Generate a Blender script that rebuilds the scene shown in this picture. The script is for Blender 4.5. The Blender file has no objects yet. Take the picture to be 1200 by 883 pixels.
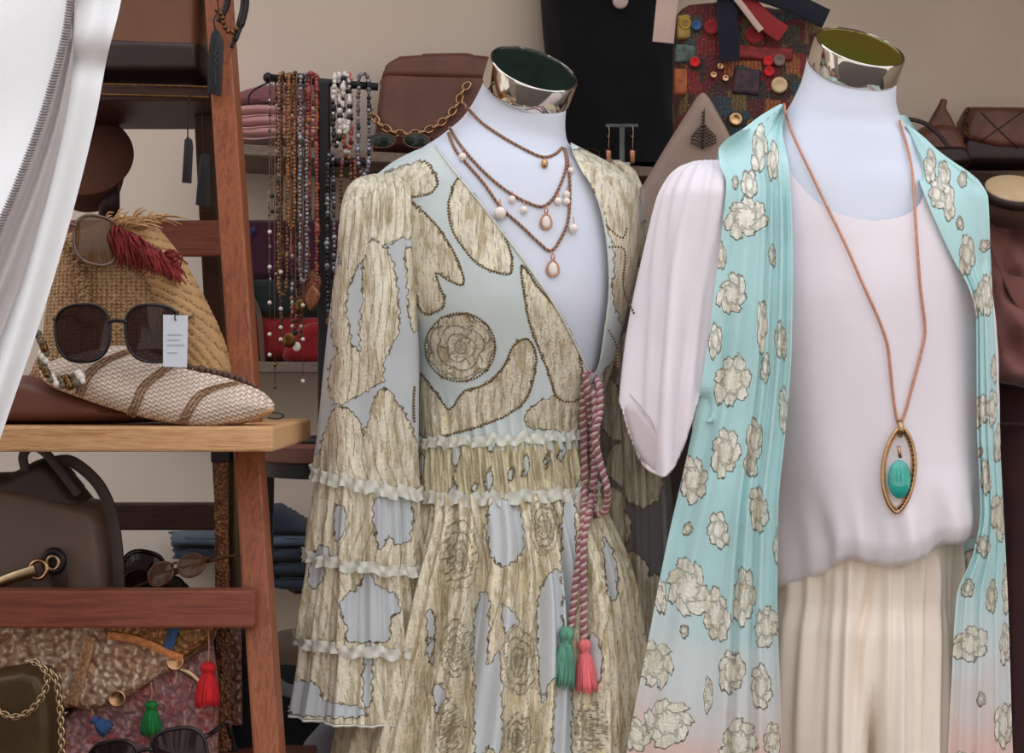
import bpy, bmesh, math, random
import numpy as np
from mathutils import Vector, Matrix
from mathutils.bvhtree import BVHTree

# ------------------------------------------------------------------ camera, sky, light, exposure
SC = bpy.context.scene
COL = SC.collection
PI = math.pi
F, CX, CY, HC = 1833.0, 600.0, 441.5, 1.10        # focal length in pixels of the 1200 wide frame, optical centre, eye height
cam_data = bpy.data.cameras.new('camera'); cam_data.sensor_width = 36.0; cam_data.lens = F / 1200 * 36
cam = bpy.data.objects.new('camera', cam_data); COL.objects.link(cam)
cam.location = (0, 0, HC); cam.rotation_euler = (PI / 2, 0, 0); cam_data.clip_start = 0.05
SC.camera = cam
SC.view_settings.view_transform = 'Standard'; SC.view_settings.look = 'None'
SC.view_settings.gamma = 1.0; SC.view_settings.use_curve_mapping = False
SC.view_settings.exposure = 0.50
SKY_STRENGTH = 1.15
SUN_STRENGTH = 0.0

def lin(c):
    r = []
    for v in c[:3]:
        v = v / 255.0
        r.append(v / 12.92 if v <= 0.04045 else ((v + 0.055) / 1.055) ** 2.4)
    return (r[0], r[1], r[2], 1.0)

def make_world():
    w = bpy.data.worlds.new('overcast_street_sky'); SC.world = w; w.use_nodes = True
    nt = w.node_tree; nt.nodes.clear(); N = nt.nodes.new; L = nt.links.new
    out = N('ShaderNodeOutputWorld'); bg = N('ShaderNodeBackground'); tc = N('ShaderNodeTexCoord')
    sep = N('ShaderNodeSeparateXYZ'); L(tc.outputs['Generated'], sep.inputs[0])
    rm = N('ShaderNodeMapRange'); rm.inputs[1].default_value = -1; rm.inputs[2].default_value = 1
    L(sep.outputs['Z'], rm.inputs[0])
    ramp = N('ShaderNodeValToRGB'); L(rm.outputs[0], ramp.inputs[0])
    e = ramp.color_ramp.elements
    e[0].position = 0.0; e[0].color = (.88, .83, .78, 1)
    e[1].position = 1.0; e[1].color = (.92, .96, 1.06, 1)
    for p, c in ((.46, (.66, .62, .59, 1)), (.52, (.72, .70, .68, 1)), (.62, (.92, .94, 1.0, 1))):
        k = e.new(p); k.color = c
    # street of house fronts across the way: tall bands of differing tone near the horizon
    at = N('ShaderNodeMath'); at.operation = 'ARCTAN2'; L(sep.outputs['X'], at.inputs[0]); L(sep.outputs['Y'], at.inputs[1])
    ns = N('ShaderNodeTexNoise'); ns.noise_dimensions = '1D'; ns.inputs['Scale'].default_value = 5.0; ns.inputs['Detail'].default_value = 3
    L(at.outputs[0], ns.inputs['W'])
    r2 = N('ShaderNodeValToRGB'); r2.color_ramp.interpolation = 'CONSTANT'; L(ns.outputs['Fac'], r2.inputs[0])
    f = r2.color_ramp.elements
    f[0].position = 0; f[0].color = (.05, .05, .06, 1); f[1].position = .44; f[1].color = (.55, .45, .34, 1)
    for p, c in ((.5, (.95, .9, .85, 1)), (.54, (.12, .10, .10, 1)), (.6, (1.0, .85, .65, 1))):
        k = f.new(p); k.color = c
    band = N('ShaderNodeMapRange'); band.interpolation_type = 'SMOOTHSTEP'
    ab = N('ShaderNodeMath'); ab.operation = 'ABSOLUTE'
    sb = N('ShaderNodeMath'); sb.operation = 'SUBTRACT'; sb.inputs[1].default_value = .1
    L(sep.outputs['Z'], sb.inputs[0]); L(sb.outputs[0], ab.inputs[0]); L(ab.outputs[0], band.inputs[0])
    band.inputs[1].default_value = .18; band.inputs[2].default_value = .3; band.inputs[3].default_value = .8; band.inputs[4].default_value = 0
    mx = N('ShaderNodeMix'); mx.data_type = 'RGBA'; L(band.outputs[0], mx.inputs[0]); L(ramp.outputs[0], mx.inputs[6]); L(r2.outputs[0], mx.inputs[7])
    L(mx.outputs[2], bg.inputs[0]); bg.inputs[1].default_value = SKY_STRENGTH; L(bg.outputs[0], out.inputs[0])
make_world()

# ------------------------------------------------------------------ places and small maths
def P(px, py, Y):
    return Vector(((px - CX) / F * Y, Y, HC - (py - CY) / F * Y))
def proj(V):
    V = np.asarray(V, float)
    return CX + V[..., 0] / V[..., 1] * F, CY - (V[..., 2] - HC) / V[..., 1] * F
def herm(xs, ys, x):
    xs = np.asarray(xs, float); ys = np.asarray(ys, float); x = np.asarray(x, float)
    h = np.diff(xs); d = np.diff(ys) / h
    m = np.zeros_like(ys); m[0] = d[0]; m[-1] = d[-1]
    for i in range(1, len(xs) - 1):
        m[i] = 0 if d[i-1] * d[i] <= 0 else 2 * d[i-1] * d[i] / (d[i-1] + d[i])
    i = np.clip(np.searchsorted(xs, x) - 1, 0, len(h) - 1)
    t = np.clip((x - xs[i]) / h[i], 0, 1)
    return ((2*t**3-3*t**2+1)*ys[i] + (t**3-2*t**2+t)*h[i]*m[i] + (-2*t**3+3*t**2)*ys[i+1] + (t**3-t**2)*h[i]*m[i+1])
def sstep(x, a, b):
    t = np.clip((np.asarray(x, float) - a) / (b - a), 0, 1); return t * t * (3 - 2 * t)
def smooth_path(pts, n, closed=False):
    p = np.array([list(q) for q in pts], float)
    K = len(p)
    if closed: ext = np.vstack([p[-1:], p, p[:2]])
    else: ext = np.vstack([2*p[0]-p[1], p, 2*p[-1]-p[-2]])
    segs = K if closed else K - 1
    t = np.linspace(0, segs, n, endpoint=not closed)
    i = np.minimum(t.astype(int), segs - 1); f = (t - i)[:, None]
    a, b, c, d = ext[i], ext[i+1], ext[i+2], ext[i+3]
    return 0.5 * (2*b + (c-a)*f + (2*a-5*b+4*c-d)*f**2 + (3*b-a-3*c+d)*f**3)
def even(path, step):
    p = np.asarray(path, float); s = np.r_[0, np.cumsum(np.linalg.norm(np.diff(p, axis=0), axis=1))]
    n = max(2, int(round(s[-1] / step)) + 1); q = np.linspace(0, s[-1], n)
    return np.stack([np.interp(q, s, p[:, k]) for k in range(p.shape[1])], 1)
def poly_sdf(X, Y, poly, smooth=True):
    poly = smooth_path(poly, len(poly) * 5, True) if smooth else np.array(poly, float)
    shp = X.shape; X = X.ravel(); Y = Y.ravel()
    d = np.full(X.shape, 1e9); ins = np.zeros(X.shape, bool)
    a = poly; b = np.roll(poly, -1, 0)
    for (ax, ay), (bx, by) in zip(a, b):
        ex, ey = bx - ax, by - ay; wx, wy = X - ax, Y - ay
        t = np.clip((wx*ex + wy*ey) / (ex*ex + ey*ey + 1e-12), 0, 1)
        d = np.minimum(d, (wx-ex*t)**2 + (wy-ey*t)**2)
        c = ((ay <= Y) & (by > Y)) | ((by <= Y) & (ay > Y))
        if by != ay: ins ^= c & (X < ax + (Y - ay) / (by - ay) * ex)
    d = np.sqrt(d); return np.where(ins, -d, d).reshape(shp)

# ------------------------------------------------------------------ mesh building
class MB:
    def __init__(s): s.v = []; s.f = []; s.m = []; s.n = 0; s.att = {}
    def add(s, V, Fc, mi=0, **att):
        V = np.asarray(V, float).reshape(-1, 3); off = s.n
        s.v.append(V); s.f += [tuple(int(i) + off for i in q) for q in Fc]; s.m += [mi] * len(Fc)
        for k in set(list(s.att) + list(att)):
            L_ = s.att.setdefault(k, [np.full(s.n, 30.0)] if s.n else [])
            L_.append(np.asarray(att[k], float).ravel() if k in att else np.full(len(V), 30.0))
        s.n += len(V); return s
    def verts(s): return np.vstack(s.v)
    def grid(s, G, closed=False, mi=0, flip=False, **att):
        n, m = G.shape[:2]; idx = np.arange(n * m).reshape(n, m)
        a = idx[:-1]; b = idx[1:]
        if closed: a2 = np.roll(a, -1, 1); b2 = np.roll(b, -1, 1)
        else: a2 = a[:, 1:]; b2 = b[:, 1:]; a = a[:, :-1]; b = b[:, :-1]
        q = np.stack([a, b, b2, a2], -1).reshape(-1, 4)
        if flip: q = q[:, ::-1]
        return s.add(G.reshape(-1, 3), q.tolist(), mi, **att)
    def tube(s, path, r, sides=8, closed=False, mi=0, cap=True):
        p = np.array([list(q) for q in path], float); n = len(p)
        r = np.full(n, r) if np.isscalar(r) else np.asarray(r, float)
        t = np.roll(p, -1, 0) - np.roll(p, 1, 0) if closed else np.gradient(p, axis=0)
        t /= np.linalg.norm(t, axis=1)[:, None] + 1e-12
        up = np.array([0, 1.0, 0]) if abs(t[0][1]) < .9 else np.array([1.0, 0, 0])
        u = np.cross(t[0], up); u /= np.linalg.norm(u); G = np.zeros((n, sides, 3))
        ang = np.linspace(0, 2*PI, sides, endpoint=False)
        for i in range(n):
            u = u - t[i] * np.dot(u, t[i]); u /= np.linalg.norm(u) + 1e-12; w = np.cross(t[i], u)
            G[i] = p[i] + r[i] * (np.cos(ang)[:, None]*u + np.sin(ang)[:, None]*w)
        if closed:
            off = s.n; s.grid(np.concatenate([G, G[:1]]), True, mi)
        else:
            off = s.n; s.grid(G, True, mi)
            if cap:
                s.f.append(tuple(off + k for k in range(sides))); s.m.append(mi)
                s.f.append(tuple(off + (n-1)*sides + k for k in range(sides))[::-1]); s.m.append(mi)
        return s
    def rope(s, path, r, pitch, mis=(0, 1), sides=6, step=None):
        p = even(path, step or pitch / 8); n = len(p)
        t = np.gradient(p, axis=0); t /= np.linalg.norm(t, axis=1)[:, None] + 1e-12
        u = np.cross(t[0], [0.0, 1, 0.01]); u /= np.linalg.norm(u); U = []
        for i in range(n):
            u = u - t[i]*np.dot(u, t[i]); u /= np.linalg.norm(u); U.append(u.copy())
        U = np.array(U); W = np.cross(t, U); L_ = np.r_[0, np.cumsum(np.linalg.norm(np.diff(p, axis=0), axis=1))]
        for k, mi in enumerate(mis):
            a = (L_ / pitch * 2*PI + k * 2*PI / len(mis))[:, None]
            s.tube(p + r*.52*(np.cos(a)*U + np.sin(a)*W), r*.56, sides, mi=mi)
        return s
    def ball(s, c, r, seg=8, rings=6, mi=0, scale=(1, 1, 1)):
        c = np.array(list(c)); th = np.linspace(0, PI, rings + 1); ph = np.linspace(0, 2*PI, seg, endpoint=False)
        G = np.stack([np.sin(th)[:, None]*np.cos(ph), np.sin(th)[:, None]*np.sin(ph), np.cos(th)[:, None]*np.ones(seg)], -1)
        return s.grid(c + r*G*np.array(scale), True, mi, flip=False)
    def beads(s, path, r, step, mi=0, seg=7, rings=4, jit=0, mis=None, rnd=None):
        for i, c in enumerate(even(path, step)):
            k = r * (1 + (rnd.uniform(-jit, jit) if rnd else 0))
            s.ball(c, k, seg, rings, mi if mis is None else mis[i % len(mis)])
        return s
    def box(s, lo, hi, bev=0.0, mi=0, M=None, seg=2):
        bm = bmesh.new(); bmesh.ops.create_cube(bm, size=1.0)
        lo = Vector(lo); hi = Vector(hi); c = (lo + hi) / 2; d = hi - lo
        for v in bm.verts: v.co = Vector((v.co.x*d.x, v.co.y*d.y, v.co.z*d.z)) + c
        if bev > 0: bmesh.ops.bevel(bm, geom=bm.edges[:], offset=bev, segments=seg, affect='EDGES', profile=.5)
        return s.bm(bm, mi, M)
    def bm(s, bm, mi=0, M=None):
        if M is not None: bmesh.ops.transform(bm, matrix=M, verts=bm.verts[:])
        bm.verts.ensure_lookup_table(); bm.verts.index_update()
        s.add([list(v.co) for v in bm.verts], [[v.index for v in f.verts] for f in bm.faces], mi); bm.free(); return s
    def bar(s, a, b, w, d, bev=.003, mi=0, side=None):
        a = Vector(a); b = Vector(b); z = (b - a).normalized(); x = Vector(side or (1, 0, 0)); x = (x - z*x.dot(z)).normalized(); y = z.cross(x)
        M = Matrix((( x.x, y.x, z.x, a.x), (x.y, y.y, z.y, a.y), (x.z, y.z, z.z, a.z), (0, 0, 0, 1)))
        return s.box((-w/2, -d/2, 0), (w/2, d/2, (b-a).length), bev, mi, M)
    def lathe(s, prof, M, seg=32, mi=0, flute=None):
        p = np.array(prof, float); ph = np.linspace(0, 2*PI, seg, endpoint=False)
        R = p[:, 0][:, None] * np.ones(seg)
        if flute: R = R * (1 + flute[1] * np.sin(ph * flute[0])[None, :] * (p[:, 2] if p.shape[1] > 2 else np.ones(len(p)))[:, None])
        G = np.stack([R*np.cos(ph), R*np.sin(ph), p[:, 1][:, None]*np.ones(seg)], -1)
        A = np.array(M)[:3, :3]; T = np.array(M)[:3, 3]
        return s.grid(G @ A.T + T, True, mi)
    def prism(s, poly, Y, depth, bev=.002, mi=0, smooth=False, M=None):
        q = smooth_path(poly, len(poly)*4, True) if smooth else poly
        bm = bmesh.new(); vs = [bm.verts.new(P(x, y, Y)) for x, y in q]; f = bm.faces.new(vs)
        r = bmesh.ops.extrude_face_region(bm, geom=[f])
        for v in [g for g in r['geom'] if isinstance(g, bmesh.types.BMVert)]: v.co.y += depth
        bmesh.ops.recalc_face_normals(bm, faces=bm.faces[:])
        if bev > 0:
            ed = [e for e in bm.edges if len(e.link_faces) == 2 and e.calc_face_angle(0) > .9]
            bmesh.ops.bevel(bm, geom=ed, offset=bev, segments=2, affect='EDGES', profile=.5)
        return s.bm(bm, mi, M)
    def inflate(s, poly, Yc, t, R=25, step=4, tilt=(0, 0), disp=None, mi=0, smooth=True, back=1.0):
        # a stuffed shape: outline at its distance, thickness swelling inwards from the seam
        q = smooth_path(poly, len(poly)*6, True) if smooth else np.array(poly, float)
        x0, y0 = q.min(0) - step; x1, y1 = q.max(0) + step
        gx = np.arange(x0, x1 + step, step); gy = np.arange(y0, y1 + step, step)
        X, Yg = np.meshgrid(gx, gy); sd = poly_sdf(X, Yg, q, False)
        e = .5; ggx = (poly_sdf(X+e, Yg, q, False) - poly_sdf(X-e, Yg, q, False)) / (2*e); ggy = (poly_sdf(X, Yg+e, q, False) - poly_sdf(X, Yg-e, q, False)) / (2*e)
        cen = poly_sdf(X[:-1, :-1] + step/2, Yg[:-1, :-1] + step/2, q, False)
        keep = cen < 0
        kp = np.pad(keep, 1); snap = ~(kp[1:, 1:] & kp[:-1, 1:] & kp[1:, :-1] & kp[:-1, :-1]) | (sd > -.15*step)
        k = np.where(snap, sd, 0); X = X - k*ggx; Yg = Yg - k*ggy; d = np.where(snap, 0, -sd)
        pr = np.sqrt(np.clip(1 - (1 - np.clip(d / R, 0, 1))**2, 0, 1))
        cx, cy = q.mean(0)
        base = Yc + tilt[0]*(X-cx) + tilt[1]*(Yg-cy)
        ex = disp(X, Yg) * pr if disp else 0
        def W(Yv): return np.stack([(X-CX)/F*base, Yv, HC - (Yg-CY)/F*base], -1)
        Vf = W(base - t*pr - ex); Vb = W(base + t*pr*back)
        n, m = X.shape; idx = np.full((2, n, m), -1); V = []; sdv = []
        for r in range(n - 1):
            for c in range(m - 1):
                if keep[r, c]:
                    for (i, j) in ((r, c), (r+1, c), (r+1, c+1), (r, c+1)):
                        if idx[0, i, j] < 0:
                            idx[0, i, j] = len(V); V.append(Vf[i, j]); sdv.append(d[i, j])
                            if snap[i, j]: idx[1, i, j] = idx[0, i, j]
                            else: idx[1, i, j] = len(V); V.append(Vb[i, j]); sdv.append(d[i, j])
        Fc = []
        for r in range(n - 1):
            for c in range(m - 1):
                if keep[r, c]:
                    a = [(r, c), (r+1, c), (r+1, c+1), (r, c+1)]
                    fr = [idx[0, i, j] for i, j in a]; bk = [idx[1, i, j] for i, j in a][::-1]
                    Fc.append(fr)
                    if sorted(fr) != sorted(bk): Fc.append(bk)
        return s.add(V, Fc, mi, edge=np.array(sdv))

ORG = {}
def finish(name, mb, mats, parent=None, org=None, smooth=True, sharp=None):
    V = mb.verts()
    if parent is not None: o0 = ORG[parent.name]
    elif org is not None: o0 = np.array(list(org), float)
    else:
        lo, hi = V.min(0), V.max(0); o0 = np.array([(lo[0]+hi[0])/2, (lo[1]+hi[1])/2, lo[2]])
    me = bpy.data.meshes.new(name); me.from_pydata((V - o0).tolist(), [], mb.f)
    for m in (mats if isinstance(mats, (list, tuple)) else [mats]): me.materials.append(m)
    if any(mb.m): me.polygons.foreach_set('material_index', np.array(mb.m, np.int32))
    for k, L_ in mb.att.items():
        a = me.attributes.new(k, 'FLOAT', 'POINT'); arr = np.concatenate(L_)
        if len(arr) < len(V): arr = np.r_[arr, np.full(len(V)-len(arr), 30.0)]
        a.data.foreach_set('value', arr.astype(np.float32))
    me.validate(); me.update()
    if smooth:
        me.polygons.foreach_set('use_smooth', np.ones(len(me.polygons), bool))
        if sharp: 
            try: me.set_sharp_from_angle(angle=math.radians(sharp))
            except Exception: pass
    ob = bpy.data.objects.new(name, me); COL.objects.link(ob)
    if parent is not None: ob.parent = parent
    else: ob.location = Vector(o0)
    ORG[ob.name] = o0
    return ob
def tag(o, label, cat, group=None):
    o['label'] = label; o['category'] = cat
    if group: o['group'] = group
    return o
def thing(name, label, cat, loc, group=None):
    o = bpy.data.objects.new(name, None); COL.objects.link(o); o.location = Vector(loc); o.empty_display_size = .03
    ORG[o.name] = np.array(list(loc), float)
    return tag(o, label, cat, group)
def struct(name, mb, m, smooth=False):
    o = finish(name, mb, m, smooth=smooth); o['kind'] = 'structure'; return o
def bvh(*mbs):
    V = []; Fc = []; n = 0
    for mb in mbs:
        v = mb.verts(); V += v.tolist(); Fc += [tuple(i+n for i in f) for f in mb.f]; n += len(v)
    return BVHTree.FromPolygons(V, Fc)
def hit(tree, px, py, default=2.0, off=0.0):
    d = P(px, py, 1.0) - Vector((0, 0, HC)); L_ = d.length; d.normalize()
    h = tree.ray_cast(Vector((0, 0, HC)), d)
    Y = h[0].y if h[0] is not None else default
    return P(px, py, Y - off)

# lofted cloth: rows of (py, left px, right px, centre depth, half depth, slope px)
def rings(rows, n, m, disp=None, th=None, pys=None, expo=2.0):
    R = np.array([list(r) + [0]*(6-len(r)) for r in rows], float)
    pys = np.linspace(R[0, 0], R[-1, 0], n) if pys is None else np.asarray(pys, float)
    xl, xr, yc, b, sl = [herm(R[:, 0], R[:, k], pys)[:, None] for k in range(1, 6)]
    th = np.linspace(0, 2*PI, m, endpoint=False) if th is None else th
    T = th[None, :]; C = np.sign(np.cos(T))*np.abs(np.cos(T))**(2/expo); S = np.sign(np.sin(T))*np.abs(np.sin(T))**(2/expo)
    cx = (xl+xr)/2; a = (xr-xl)/2
    if disp is not None:
        dd = disp(T, pys[:, None])
        nx, ny = C*b, S*(a/F*yc); L_ = np.sqrt(nx*nx+ny*ny)+1e-9; nx, ny = nx/L_, ny/L_
    else: dd = 0; nx = ny = 0
    x = (cx - CX + a*C)/F*yc + dd*nx
    Y = yc - b*S - dd*ny
    z = HC - (pys[:, None] + sl*C/2*1.0 - CY)/F*yc + 0*x
    return np.stack([x, Y, z], -1)
def front_theta(m, k=.35):
    # more columns on the side towards the street
    a = np.linspace(0, 2*PI, m, endpoint=False)
    return a + k*np.cos(a)
def cut(G, s, closed=True):
    # keep where s > 0; snap the rim onto s = 0; returns vertices, faces
    n, m = G.shape[:2]; V = G.reshape(-1, 3).copy()
    px, py = proj(V); sv = s(px, py, V)
    idx = np.arange(n*m).reshape(n, m); a = idx[:-1]; b = idx[1:]
    if closed: a2 = np.roll(a, -1, 1); b2 = np.roll(b, -1, 1)
    else: a2 = a[:, 1:]; b2 = b[:, 1:]; a = a[:, :-1]; b = b[:, :-1]
    q = np.stack([a, b, b2, a2], -1).reshape(-1, 4)
    q = q[sv[q].mean(1) > 0]
    use = np.zeros(len(V), bool); use[q.ravel()] = True
    bad = use & (sv < 0) & (sv > -15)
    e = .5
    for _ in range(2):
        px, py = proj(V); s0 = s(px, py, V)
        gx = (s(px+e, py, V) - s(px-e, py, V))/(2*e); gy = (s(px, py+e, V) - s(px, py-e, V))/(2*e)
        g2 = np.maximum(gx*gx+gy*gy, .05)
        nx = px - s0*gx/g2; ny = py - s0*gy/g2
        V[bad, 0] = ((nx-CX)/F*V[:, 1])[bad]; V[bad, 2] = (HC-(ny-CY)/F*V[:, 1])[bad]
    new = np.cumsum(use) - 1
    return V[use], new[q].tolist()
def sheet(curveL, curveR, Yf, n, m, py0, py1, tree=None, off=.006, ease=None):
    # hanging panel between two edge curves [(py, px)...]; Yf(u, py) gives its distance
    pys = np.linspace(py0, py1, n)[:, None]; u = np.linspace(0, 1, m)[None, :]
    L_ = np.array(curveL, float); R_ = np.array(curveR, float)
    xl = herm(L_[:, 0], L_[:, 1], pys); xr = herm(R_[:, 0], R_[:, 1], pys)
    X = xl + (xr-xl)*u; Yg = pys + 0*u; D = Yf(u + 0*pys, Yg)
    if tree is not None:
        H = np.array([[hit(tree, X[i, j], Yg[i, j], 9.0).y for j in range(0, m, 3)] for i in range(0, n, 3)])
        ii = np.arange(n)/3; jj = np.arange(m)/3
        a = np.minimum(ii.astype(int), H.shape[0]-1); c = np.minimum(jj.astype(int), H.shape[1]-1)
        Hm = H.copy()
        for _ in range(2):
            Q = Hm.copy()
            Q[1:] = np.minimum(Q[1:], Hm[:-1]); Q[:-1] = np.minimum(Q[:-1], Hm[1:]); Q[:, 1:] = np.minimum(Q[:, 1:], Hm[:, :-1]); Q[:, :-1] = np.minimum(Q[:, :-1], Hm[:, 1:]); Hm = Q
        for _ in range(6):
            Q = np.pad(Hm, 1, mode='edge'); Q = np.where(Q > 8, np.nan, Q)
            st = np.stack([Q[1:-1, 1:-1], Q[:-2, 1:-1], Q[2:, 1:-1], Q[1:-1, :-2], Q[1:-1, 2:]])
            with np.errstate(all='ignore'): mm = np.nanmean(st, 0)
            Hm = np.where(np.isnan(mm), 9, mm)
        a2 = np.minimum(a+1, H.shape[0]-1); c2 = np.minimum(c+1, H.shape[1]-1); fa = (ii-a)[:, None]; fc = (jj-c)[None]
        Hi = (Hm[a][:, c]*(1-fc)+Hm[a][:, c2]*fc)*(1-fa) + (Hm[a2][:, c]*(1-fc)+Hm[a2][:, c2]*fc)*fa
        D = np.minimum(D, np.where(Hi > 8, D, Hi - off))
    return np.stack([(X-CX)/F*D, D, HC-(Yg-CY)/F*D], -1)

# ------------------------------------------------------------------ printed and foiled patterns, in the cloth's own flat layout
class Pattern:
    def __init__(s, X, Y): s.X = X; s.Y = Y; s.sd = np.full(X.shape, 30.0); s.ln = np.full(X.shape, 30.0)
    def near(s, x0, y0, x1, y1, pad=14): return (s.X > x0-pad) & (s.X < x1+pad) & (s.Y > y0-pad) & (s.Y < y1+pad)
    def put(s, k, d, l=None):
        s.sd[k] = np.minimum(s.sd[k], d)
        if l is not None: s.ln[k] = np.minimum(s.ln[k], np.where(d < 0, l, 30))
    def poly(s, pts, vein=True, wob=1.5, ph=0):
        a = np.array(pts, float); k = s.near(*a.min(0), *a.max(0))
        if not k.any(): return
        X, Y = s.X[k], s.Y[k]
        d = poly_sdf(X, Y, a) + wob*np.sin(X*.55+ph)*np.sin(Y*.5+ph*2)
        l = None
        if vein: l = np.abs(np.sin((X + 4*np.sin(Y*.045+ph))*.32 + ph))*5.5 + .9
        s.put(k, d, l)
    def gap(s, pts):
        a = np.array(pts, float); k = s.near(*a.min(0), *a.max(0))
        if k.any(): s.sd[k] = np.maximum(s.sd[k], -poly_sdf(s.X[k], s.Y[k], a) + 1.5*np.sin(s.X[k]*.5)*np.sin(s.Y[k]*.45))
    def flower(s, cx, cy, rx, ry=None, n=6, rot=0.0, seed=0):
        # ragged peony: lobed outline, petal divisions and an inner whorl
        ry = ry or rx; k = s.near(cx-rx, cy-ry, cx+rx, cy+ry)
        if not k.any(): return
        rnd = random.Random(seed*7+int(cx)); p1, p2, p3 = (rnd.uniform(0, 6) for _ in range(3))
        x = (s.X[k]-cx)/rx; y = (s.Y[k]-cy)/ry; sc = (rx+ry)/2; r = np.sqrt(x*x+y*y)+1e-6; a = np.arctan2(y, x) + .25*np.sin(r*5+p1)
        lob = np.abs(np.sin(n*a/2+rot)); R = .66 + .24*lob**.6 + .09*np.sin(2*a+p2) + .05*np.sin(3*a+p3) + .035*np.sin(19*a+p1)
        l1 = np.where(r > .3, lob*r*sc*2/n, 30); l2 = np.abs(r-(.40+.1*np.abs(np.sin(n*a/2+rot+1.2))))*sc; l3 = np.abs(np.sin(n*2.5*a+p2))*r*sc*.28 + np.where(r > .55, .6, 30)
        s.put(k, (r-R)*sc*.8, np.minimum(np.minimum(l1, l2)*1.1, l3) + .35)
    def rose(s, cx, cy, rx, ry, lob=9, ph=0):
        k = s.near(cx-rx, cy-ry, cx+rx, cy+ry)
        if not k.any(): return
        x = (s.X[k]-cx)/rx; y = (s.Y[k]-cy)/ry; r = np.sqrt(x*x+y*y); a = np.arctan2(y, x)
        d = (r - (1 + .05*np.cos(lob*a+ph)))*(rx+ry)/2
        sc = (rx+ry)/2; l = np.full(r.shape, 30.0); x = x + .03*np.sin(y*7+ph); a = np.arctan2(y, x) + .35*np.sin(r*4+ph)
        for r0, n, p in ((.16, 2, .3), (.36, 3, 1.1), (.58, 4, 2.0), (.80, 6, .6)):
            lo = np.abs(np.sin(n*a/2+p+ph)); R = r0*(1+.20*lo**.8 + .04*np.sin(3*a+p)); l = np.minimum(l, np.abs(r-R)*sc)
            l = np.minimum(l, np.where((r > R) & (r < r0+.24), lo*r*sc*2/n, 30))
        s.put(k, d, np.minimum(l*1.5+.35, np.abs(np.sin(23*a+r*9))*r*sc*.12 + 1.1))

# ------------------------------------------------------------------ materials
class NT:
    def __init__(s, name):
        s.m = bpy.data.materials.new(name); s.m.use_nodes = True; s.t = s.m.node_tree; s.t.nodes.clear()
        s.out = s.N('ShaderNodeOutputMaterial'); s.b = s.N('ShaderNodeBsdfPrincipled'); s.L(s.b.outputs[0], s.out.inputs[0])
        s.tc = s.N('ShaderNodeTexCoord')
    def N(s, k): return s.t.nodes.new(k)
    def L(s, a, b): s.t.links.new(a, b)
    def map(s, scale=(1, 1, 1), rot=(0, 0, 0)):
        n = s.N('ShaderNodeMapping'); s.L(s.tc.outputs['Object'], n.inputs[0]); n.inputs['Scale'].default_value = scale; n.inputs['Rotation'].default_value = rot; return n.outputs[0]
    def noise(s, vec, scale, detail=4, rough=.55, dist=0):
        n = s.N('ShaderNodeTexNoise'); n.inputs['Scale'].default_value = scale; n.inputs['Detail'].default_value = detail; n.inputs['Roughness'].default_value = rough; n.inputs['Distortion'].default_value = dist
        s.L(vec, n.inputs['Vector']); return n.outputs['Fac']
    def vor(s, vec, scale, feature='F1', out='Distance', rnd=1.0):
        n = s.N('ShaderNodeTexVoronoi'); n.feature = feature; n.inputs['Scale'].default_value = scale; n.inputs['Randomness'].default_value = rnd
        s.L(vec, n.inputs['Vector']); return n.outputs[out]
    def wave(s, vec, scale, dist=0, dscale=1, direction='X', prof='SIN', kind='BANDS'):
        n = s.N('ShaderNodeTexWave'); n.wave_type = kind
        if kind == 'BANDS': n.bands_direction = direction
        else: n.rings_direction = direction
        n.wave_profile = prof; n.inputs['Scale'].default_value = scale; n.inputs['Distortion'].default_value = dist; n.inputs['Detail Scale'].default_value = dscale
        s.L(vec, n.inputs['Vector']); return n.outputs['Fac']
    def ramp(s, fac, stops, interp='LINEAR'):
        n = s.N('ShaderNodeValToRGB'); n.color_ramp.interpolation = interp; s.L(fac, n.inputs[0]); e = n.color_ramp.elements
        e[0].position, e[0].color = stops[0][0], stops[0][1]; e[1].position, e[1].color = stops[-1][0], stops[-1][1]
        for p, c in stops[1:-1]: k = e.new(p); k.color = c
        return n.outputs[0]
    def mr(s, v, a, b, c=0.0, d=1.0, sm=True):
        n = s.N('ShaderNodeMapRange'); n.interpolation_type = 'SMOOTHSTEP' if sm else 'LINEAR'; s.L(v, n.inputs[0])
        for i, x in zip((1, 2, 3, 4), (a, b, c, d)): n.inputs[i].default_value = x
        return n.outputs[0]
    def math(s, op, a, b=0.0, c=None):
        n = s.N('ShaderNodeMath'); n.operation = op
        for i, x in enumerate((a, b) if c is None else (a, b, c)):
            if isinstance(x, (int, float)): n.inputs[i].default_value = x
            else: s.L(x, n.inputs[i])
        return n.outputs[0]
    def mix(s, f, a, b, blend='MIX'):
        n = s.N('ShaderNodeMix'); n.data_type = 'RGBA'; n.blend_type = blend
        for i, x in ((0, f), (6, a), (7, b)):
            if isinstance(x, (int, float)): n.inputs[i].default_value = x
            elif isinstance(x, tuple): n.inputs[i].default_value = x
            else: s.L(x, n.inputs[i])
        return n.outputs[2]
    def attr(s, name):
        n = s.N('ShaderNodeAttribute'); n.attribute_name = name; return n.outputs['Fac']
    def bump(s, h, dist=.001, strength=1.0):
        n = s.N('ShaderNodeBump'); n.inputs['Distance'].default_value = dist; n.inputs['Strength'].default_value = strength; s.L(h, n.inputs['Height']); s.L(n.outputs[0], s.b.inputs['Normal']); return n
    def set(s, **k):
        for a, v in k.items():
            i = s.b.inputs[a.replace('_', ' ')]
            if isinstance(v, (int, float, tuple)): i.default_value = v
            else: s.L(v, i)
        return s
MC = {}
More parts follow.
